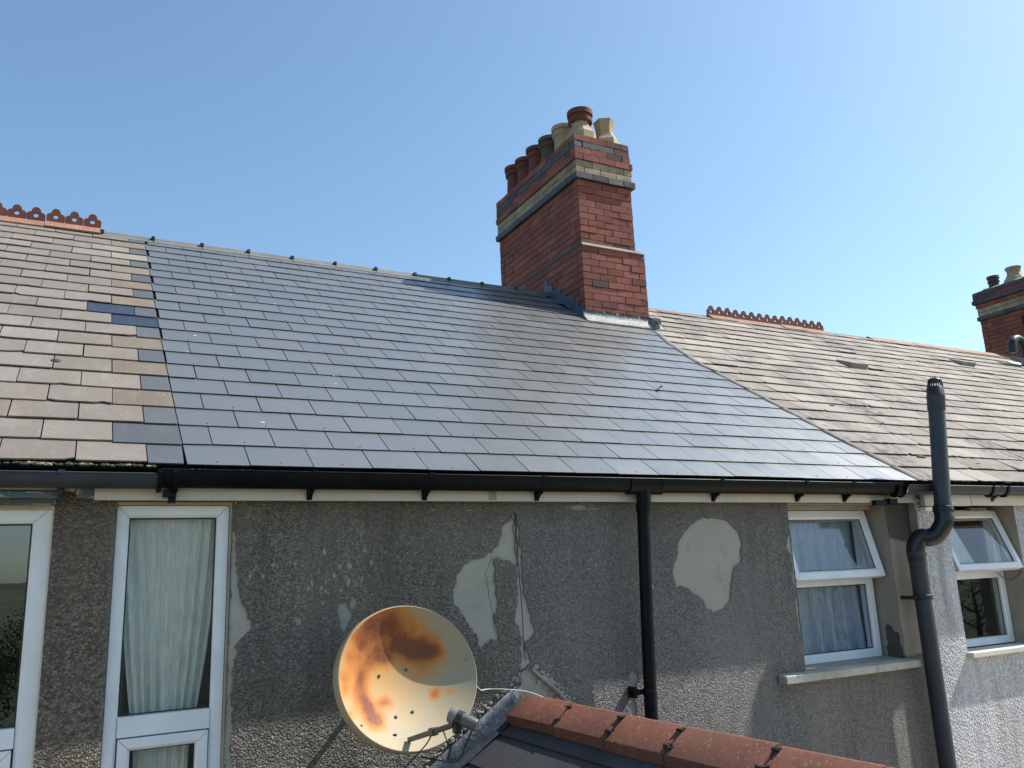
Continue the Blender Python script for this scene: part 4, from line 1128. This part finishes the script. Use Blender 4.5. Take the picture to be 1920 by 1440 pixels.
# ================================================================= REAR EXTENSION (lean-to with red ridge tiles)
ext = thing('rear_extension', 'low outbuilding roof with red ridge tiles running out from the grey wall', 'extension', (0, 0, 0))
AX, AZ = 2.150, -.685; EP = R(31)
_pv = Vector((AX, 4.0, 0)); _rt = Matrix.Rotation(.036, 4, 'Z'); ext.rotation_euler = (0, 0, .036); ext.location = _pv - _rt @ _pv
def XP(y, s, h=0, side=-1):   # point on extension slope, s down from apex
    return Vector((AX + side * (s * math.cos(EP)) + side * h * math.sin(EP), y, AZ - s * math.sin(EP) + h * math.cos(EP)))
bm = BM()
prism = [(AX - 2.1, AZ - 1.48), (AX, AZ - .02), (AX + 2.1, AZ - 1.48), (AX + 2.1, GROUND), (AX - 2.1, GROUND)]
a = [bm.verts.new((p[0], 4.118, p[1])) for p in prism]; b = [bm.verts.new((p[0], -.6, p[1])) for p in prism]
for k in range(5): bm.faces.new((a[k], a[(k + 1) % 5], b[(k + 1) % 5], b[k]))
bm.faces.new(a); bm.faces.new(b[::-1])
# keep the body below the slates
build(bm, 'walls', 'render_coarse', ext)
bm = BM()
for side in (-1, 1):
    for r in range(12):
        sl = r * .21; y = 4.10 - (.15 if r % 2 else 0) + .3
        while y > -.6:
            ya, yb = min(y, 4.10) - .002, max(y - .30, -.62) + .002; y -= .30
            if ya - yb < .02: continue
            t_ = .0055; h0 = t_ * 1.4 + rnd(0, .001)
            P = [XP(yb, sl + .21, h0 + .002, side), XP(ya, sl + .21, h0 + .002, side), XP(ya, sl - .02 if r else 0, .002, side), XP(yb, sl - .02 if r else 0, .002, side)]
            P += [XP(yb, sl + .21, h0 + t_ + .002, side), XP(ya, sl + .21, h0 + t_ + .002, side), XP(ya, sl - .02 if r else 0, t_ + .002, side), XP(yb, sl - .02 if r else 0, t_ + .002, side)]
            hexa(bm, P)
build(bm, 'roof', 'wet_slate', ext)
# ridge tiles with down-turned edges
y = 4.02; k = 0
lens_ = [.44, .41, .39, .48, .42, .42, .42, .42, .42, .42]
for L in lens_:
    y1 = y - L + .004; bm = BM()
    sx = .128; dz = .080; th = .042
    prof = [(AX - sx, AZ + .063 - dz), (AX - .012, AZ + .07), (AX + .012, AZ + .07), (AX + sx, AZ + .063 - dz), (AX + sx, AZ + .063 - dz - th), (AX + sx - .016, AZ + .063 - dz - th),
            (AX + sx - .018, AZ + .063 - dz - .012), (AX, AZ + .063 - .018), (AX - sx + .018, AZ + .063 - dz - .012), (AX - sx + .016, AZ + .063 - dz - th), (AX - sx, AZ + .063 - dz - th)]
    jz = rnd(-.002, .002); tl = rnd(-.003, .003)
    A = [bm.verts.new((p[0], y, p[1] + jz)) for p in prof]; B = [bm.verts.new((p[0], y1, p[1] + jz + .004 + tl)) for p in prof]
    n = len(prof)
    for i in range(n): bm.faces.new((A[i], A[(i + 1) % n], B[(i + 1) % n], B[i]))
    bm.faces.new(A[::-1]); bm.faces.new(B)
    bmesh.ops.bevel(bm, geom=bm.edges[:], offset=.003, segments=2, affect='EDGES')
    rt = build(bm, 'ridge_tile', 'terracotta_new', ext, 40)
    for fx in (-.012, -.088):
        bm = BM(); cx = AX + fx; cz = AZ + .063 - abs(fx) * dz / sx
        for q in range(7):
            box(bm, cx + rnd(-.024, .01), cx + rnd(.0, .026), y1 - rnd(.0, .026), y1 + rnd(.01, .026), cz - .006, cz + rnd(.004, .012), 0, .004)
        build(bm, 'ridge_clip', 'rubber_black', rt)
    bm = BM(); box(bm, AX - .118, AX - .01, y1 - .006, y1 + .003, 0, .004, tf=lambda p: Vector((p.x, p.y, AZ + .059 - abs(p.x - AX) * dz / sx + p.z - .004)))
    build(bm, 'ridge_joint', 'rubber_black', rt)
    y = y1 - .004; k += 1
# lead flashing up the wall
bm = BM(); prev = None
for i in range(31):
    s = -.02 + 2.2 * i / 30; nz = noise.noise(Vector((s * 9, 1, 3)))
    c = XP(0, s, 0); up = .118 - .05 * max(0, s) + .012 * nz
    row = [bm.verts.new((c.x, 4.108 + .003 * nz, c.z + up)), bm.verts.new((c.x, 4.100 + .006 * nz, c.z + up * .5)), bm.verts.new((c.x, 4.09, c.z + .03)), bm.verts.new(XP(3.98 + .012 * nz, s, .02))]
    if prev:
        for k in range(3): bm.faces.new((prev[k], row[k], row[k + 1], prev[k + 1]))
    prev = row
bmesh.ops.solidify(bm, geom=bm.faces[:], thickness=.003)
build(bm, 'wall_flashing', 'lead_dark', ext, True)
# scar of the former roof above the ridge: mortar, bare brick and timber edge
bm = BM()
for r in range(4):
    for k in range(3):
        x = 2.27 + r * .035 + k * .1; z = -.585 - r * .032
        if x < 2.40 + r * .02: box(bm, x, x + .085, WY + .002, WY + .012, z, z + .022, 0, .002)
build(bm, 'bare_bricks', 'plaster_beige', mid)
bm = BM(); tube(bm, [(2.235, 4.108, -.505), (2.35, 4.105, -.60), (2.475, 4.108, -.715)], [.008, .011, .008], 6); build(bm, 'mortar_edge', 'mortar', mid)
bm = BM()
for _ in range(60):
    u = rnd(0, 1); blob(bm, (2.235 + .24 * u + rnd(0, .03), 4.116, -.50 - .21 * u + rnd(0, .025)), rnd(.004, .011), 1.3, .4, .9, 0)
for _ in range(90):
    u = rnd(0, 1); blob(bm, (2.18 - 1.5 * u * .5, 4.117, -.52 - 1.05 * u * .5 + rnd(-.012, .02)), rnd(.004, .012), 1.3, .4, .9, 0)
build(bm, 'mortar_crumbs', 'mortar', mid)['kind'] = 'stuff'

# ================================================================= SATELLITE DISH
dish = thing('satellite_dish', 'rusty round satellite dish fixed to the grey rendered wall', 'satellite dish', (0, 0, 0))
DC = Vector((1.374, 3.655, -.425)); RAD = .338; RADV = .306
DN = Vector((.13, -1.0, .27)).normalized()
DU = Vector((0, 0, 1)).cross(DN).normalized(); DU = -DU if DU.x < 0 else DU
DV = DN.cross(DU); DV = -DV if DV.z < 0 else DV
blobs = [(-.12, .86, .17, .95), (-.36, .76, .16, 1.0), (-.58, .58, .15, .95), (-.76, .34, .12, .75), (-.90, .10, .09, .8), (-.93, -.08, .08, .65), (-.02, .66, .13, .7),
         (.02, .50, .12, .9), (.20, .47, .15, 1.15), (.38, .42, .15, 1.1), (.52, .30, .13, .7), (-.18, .40, .13, .95), (-.38, .34, .13, .8), (-.56, .20, .12, .8), (-.63, .0, .11, .95), (-.62, -.20, .11, 1.0), (-.54, -.40, .13, 1.15), (-.46, -.54, .09, .8),
         (-.28, -.26, .08, .8), (-.2, -.30, .07, .5), (.47, -.24, .06, .75), (.66, -.26, .05, .5), (.24, .10, .14, .45), (.45, .10, .12, .4), (-.88, -.42, .05, .6), (.24, .70, .05, .6), (.12, .80, .06, .5), (-.5, .80, .08, .7)]
def dishpt(u, v, off=0):
    r2 = u * u + v * v
    return DC + DU * (u * RAD) + DV * (v * RADV) + DN * (.120 * (r2 - 1) + off)
bm = BM(); lr = bm.verts.layers.float.new('rust'); lw = bm.verts.layers.float.new('wash')
NR, NA = 60, 120; rings = []
def setv(vt, u, v):
    k = 0
    uw = u + .06 * noise.noise(Vector((u * 4, v * 4, 7))); vw = v + .06 * noise.noise(Vector((u * 4, v * 4, 17)))
    k = sum((m * math.exp(-((uw - a) ** 2 + (vw - b) ** 2) / (s * s) * .42)) ** 1.7 for a, b, s, m in blobs) ** (1 / 1.7)
    k = .98 * k * (1 + .25 * noise.noise(Vector((u * 5, v * 5, 1)))); vt[lr] = max(0, k)
    vt[lw] = max(0, min(.85, 1.0 * math.exp(-((u + .42) ** 2 + (v - .3) ** 2) * 1.5) + .15 * noise.noise(Vector((u * 3, v * 3, 5)))))
c0 = bm.verts.new(dishpt(0, 0)); setv(c0, 0, 0)
for i in range(1, NR + 1):
    ring = []
    for k in range(NA):
        a = 2 * math.pi * k / NA; u, v = math.cos(a) * i / NR, math.sin(a) * i / NR
        vt = bm.verts.new(dishpt(u, v)); setv(vt, u, v); ring.append(vt)
    rings.append(ring)
# rim roll and back skin
for rr, off in ((1.010, .003), (1.024, -.006), (1.030, -.046), (1.012, -.056), (.97, -.050)):
    ring = []
    for k in range(NA):
        a = 2 * math.pi * k / NA; u, v = math.cos(a), math.sin(a)
        vt = bm.verts.new(DC + DU * (u * RAD * rr) + DV * (v * RADV * rr) + DN * off); vt[lr] = .25 if v > .3 and u < 0 else .1; vt[lw] = .2; ring.append(vt)
    rings.append(ring)
for q in (.9, .7, .5, .3, .1):
    ring = []
    for k in range(NA):
        a = 2 * math.pi * k / NA; u, v = math.cos(a) * q, math.sin(a) * q
        ring.append(bm.verts.new(dishpt(u, v, -.012)))
    rings.append(ring)
for k in range(NA): bm.faces.new((c0, rings[0][k], rings[0][(k + 1) % NA]))
for ri, (a, b) in enumerate(zip(rings, rings[1:])):
    for k in range(NA): bm.faces.new((a[k], b[k], b[(k + 1) % NA], a[(k + 1) % NA])).material_index = 1 if ri > NR + 1 else 0
bm.faces.new(rings[-1]).material_index = 1
build(bm, 'reflector', ['rusty_dish', 'dish_back_shade'], dish, True)
for u, v in ((-.30, .10), (.12, .15), (-.16, -.50), (.10, -.46)):
    bm = BM(); lathe(bm, [(.0075, 0), (.0075, .003), (.004, .006)], dishpt(u, v, .0005), 10, DN)
    build(bm, 'bolt', 'steel_dark', dish)
for u, v, q in ((-.75, -.57, .007), (-.27, -.75, .012), (.9, .16, .004)):
    bm = BM(); blob(bm, dishpt(u, v, .001), q * .8, 1.2, .3, 1); build(bm, 'rust_spot', 'moss', dish)
tube_pts = [dishpt(-.02, .0, .004), dishpt(.25, -.08, .004), dishpt(.6, -.12, .004), dishpt(.94, -.20, .004)]
AE = dishpt(-.10, -.84, .01)
LN = Vector((1.432, 3.235, -.560))
bm = BM(); d = LN + Vector((-.03, .02, -.02)) - AE
tf = Matrix.Translation(AE) @ d.to_track_quat('Z', 'Y').to_matrix().to_4x4()
box(bm, -.011, .011, -.010, .010, -.0, d.length, tf=lambda p: tf @ p); box(bm, -.016, .016, -.016, .016, d.length * .52, d.length * .60, tf=lambda p: tf @ p)
bevel(bm, .002); build(bm, 'arm', 'steel_dark', dish)
ax = (LN - dishpt(-.1, .15)).normalized(); ax = (ax + Vector((.75, .0, -.22))).normalized()
bm = BM(); lathe(bm, [(.012, -.058), (.030, -.056), (.034, -.044), (.034, -.028), (.024, -.024)], LN, 22, ax); lnb = build(bm, 'feed_horn', 'lnb_cap', dish, 40)
bm = BM(); lathe(bm, [(.026, -.026), (.027, -.02), (.024, .06), (.022, .066), (.014, .066)], LN, 22, ax); build(bm, 'lnb_body', 'lnb_grey', dish, 40)
bm = BM(); lathe(bm, [(.030, -.020), (.030, .0)], LN, 22, ax)
box(bm, -.014, .014, -.014, .014, -.05, .0, tf=lambda p: LN + Vector((-.02, .01, 0)) + p); build(bm, 'lnb_clamp', 'rubber_black', dish, 40)
bm = BM()
tube(bm, smoothpath([LN + ax * .045 + Vector((0, 0, -.02)), LN + Vector((.02, .02, -.10)), LN + Vector((-.0, .08, -.17)), AE + Vector((.10, .12, -.10))], 6), .0035, 8)
tube(bm, smoothpath([AE + d * .55, AE + d * .5 + Vector((-.01, .03, -.05)), AE + Vector((.02, .05, -.10)), AE + Vector((.01, .1, -.14))], 6), .003, 8)
tube(bm, smoothpath([AE + d * .75, AE + d * .8 + Vector((.01, .02, -.03)), AE + d * .85 + Vector((.02, .05, -.09)), AE + Vector((.13, .12, -.13))], 6), .003, 8)
build(bm, 'lnb_cables', 'rubber_black', dish)
bm = BM(); tube(bm, [DC - DN * .15, DC - DN * .20, Vector((DC.x - .05, WY, DC.z - .10))], [.018, .014, .014], 10)
box(bm, DC.x - .13, DC.x + .03, WY - .008, WY - .001, DC.z - .2, DC.z + .0); build(bm, 'wall_mount', 'steel_dark', dish)
bm = BM()
e1 = dishpt(.97, -.22, .012)
tube(bm, smoothpath([dishpt(1.0, -.22, -.03), Vector((1.83, 3.9, -.552)), Vector((1.93, 4.05, -.572)), Vector((2.02, 4.03, -.578)), Vector((2.15, 3.98, -.602)), Vector((2.26, 3.90, -.66))], 6), .0026, 7)
tag(build(bm, 'coaxial_cable', 'cable_white', None, True), 'thin white cable running from the rusty dish to the red ridge tiles', 'cable')

# ================================================================= SOIL VENT PIPE
soil = thing('soil_vent_pipe', 'dark grey soil pipe with black double bend and slotted cap', 'pipe', (0, 0, 0))
U0 = Vector((5.472, 3.85, .33)); U1 = Vector((5.585, 3.85, 1.13))
bm = BM(); tube(bm, [U0, U0.lerp(U1, .5), U1], .0565, 28); build(bm, 'upper_pipe', 'pipe_grey', soil, 40)
ax = (U1 - U0).normalized()
bm = BM(); lathe(bm, [(.0595, -.085), (.062, -.08), (.062, .0), (.064, .004), (.064, .014), (.0605, .016)], U1, 28, ax); build(bm, 'socket', 'pipe_grey', soil, 40)
bm = BM(); top = U1 + ax * .012
lathe(bm, [(.064, 0), (.064, .012), (.060, .02), (.060, .07), (.056, .075)], top, 28, ax); cap = build(bm, 'vent_cap', 'rubber_black', soil, 40)
bm = BM(); w_ = ax; u_ = w_.orthogonal().normalized(); v_ = w_.cross(u_)
for k in range(18):
    a = 2 * math.pi * k / 18; q = u_ * math.cos(a) + v_ * math.sin(a)
    tube(bm, [top + w_ * .068 + q * .054, top + w_ * .125 + q * .045], .0042, 5)
lathe(bm, [(.047, .122), (.048, .13), (.040, .142), (.02, .148)], top, 24, ax); build(bm, 'cap_cage', 'rubber_black', cap)
L0 = Vector((5.325, 4.005, .02))
bend = smoothpath([U0 + ax * .02, U0 - ax * .03, U0 - ax * .10, U0 + Vector((-.045, .04, -.175)), U0.lerp(L0, .55) + Vector((0, 0, -.03)), L0 + Vector((.03, -.03, .11)), L0 + Vector((.0, 0, .045)), L0 + Vector((0, 0, -.05))], 6)
bm = BM(); tube(bm, bend, .062, 28)
lathe(bm, [(.066, -.02), (.069, -.015), (.069, .015), (.064, .022)], U0 + Vector((0, 0, -.01)), 28, ax)
lathe(bm, [(.064, -.012), (.0665, -.01), (.0665, .012), (.064, .014)], U0 + Vector((0, 0, -.07)), 28, ax)
build(bm, 'double_bend', 'bend_black', soil, 50)
bm = BM(); tube(bm, [L0 + Vector((0, 0, .0)), Vector((5.325, 4.005, -.27))], .0585, 28); lathe(bm, [(.062, -.03), (.065, -.025), (.065, 0), (.062, .006)], L0 + Vector((0, 0, .01)), 28)
build(bm, 'pipe_coupling', 'pipe_grey', soil, 40)
bm = BM(); lathe(bm, [(.060, -.02), (.066, -.016), (.066, .012), (.060, .016)], (5.325, 4.005, -.275), 28)
box(bm, 5.24, 5.262, 4.0, 4.118, -.29, -.265); box(bm, 5.388, 5.41, 4.0, 4.118, -.29, -.265); build(bm, 'pipe_bracket', 'rubber_black', soil, 40)
bm = BM(); tube(bm, [(5.325, 4.005, -.28), (5.33, 4.005, -2.5), (5.33, 4.005, GROUND)], .0555, 28); build(bm, 'lower_pipe', 'pipe_grey', soil, 40)
# tangled string hooked on the top socket
bm = BM(); c = U0 + Vector((.03, -.055, .02))
tube(bm, smoothpath([c, c + Vector((.03, .0, .01)), c + Vector((.05, .02, -.005)), c + Vector((.04, .03, .02)), c + Vector((.045, .04, .06))], 5), .0018, 5)
build(bm, 'string_tie', 'flake_white', soil)

# small swan-neck vent on the far right of the weathered roof
swan = thing('roof_vent_pipe', 'black swan-neck vent pipe in a lead collar near the far ridge', 'pipe', (0, 0, 0))
b0 = RP(12.95, (7.30 - 4) / CA, 0)
bm = BM(); pts = [b0, b0 + Vector((0, 0, .30))]
arc = [b0 + Vector((-.17 + .17 * math.cos(a), 0, .30 + .17 * math.sin(a))) for a in [math.pi * k / 12 for k in range(13)]]
tube(bm, pts[:1] + arc + [arc[-1] + Vector((0, 0, -.07))], .062, 18); build(bm, 'swan_neck', 'rubber_black', swan, 50)
bm = BM(); lathe(bm, [(.12, -.05), (.10, .06), (.075, .17), (.068, .18)], b0, 18)
hexa(bm, [RP(12.70, (7.12 - 4) / CA, .02), RP(13.2, (7.12 - 4) / CA, .02), RP(13.2, (7.5 - 4) / CA, .02), RP(12.70, (7.5 - 4) / CA, .02), RP(12.70, (7.12 - 4) / CA, .026), RP(13.2, (7.12 - 4) / CA, .026), RP(13.2, (7.5 - 4) / CA, .026), RP(12.70, (7.5 - 4) / CA, .026)])
build(bm, 'lead_slate', 'lead', swan, 40)
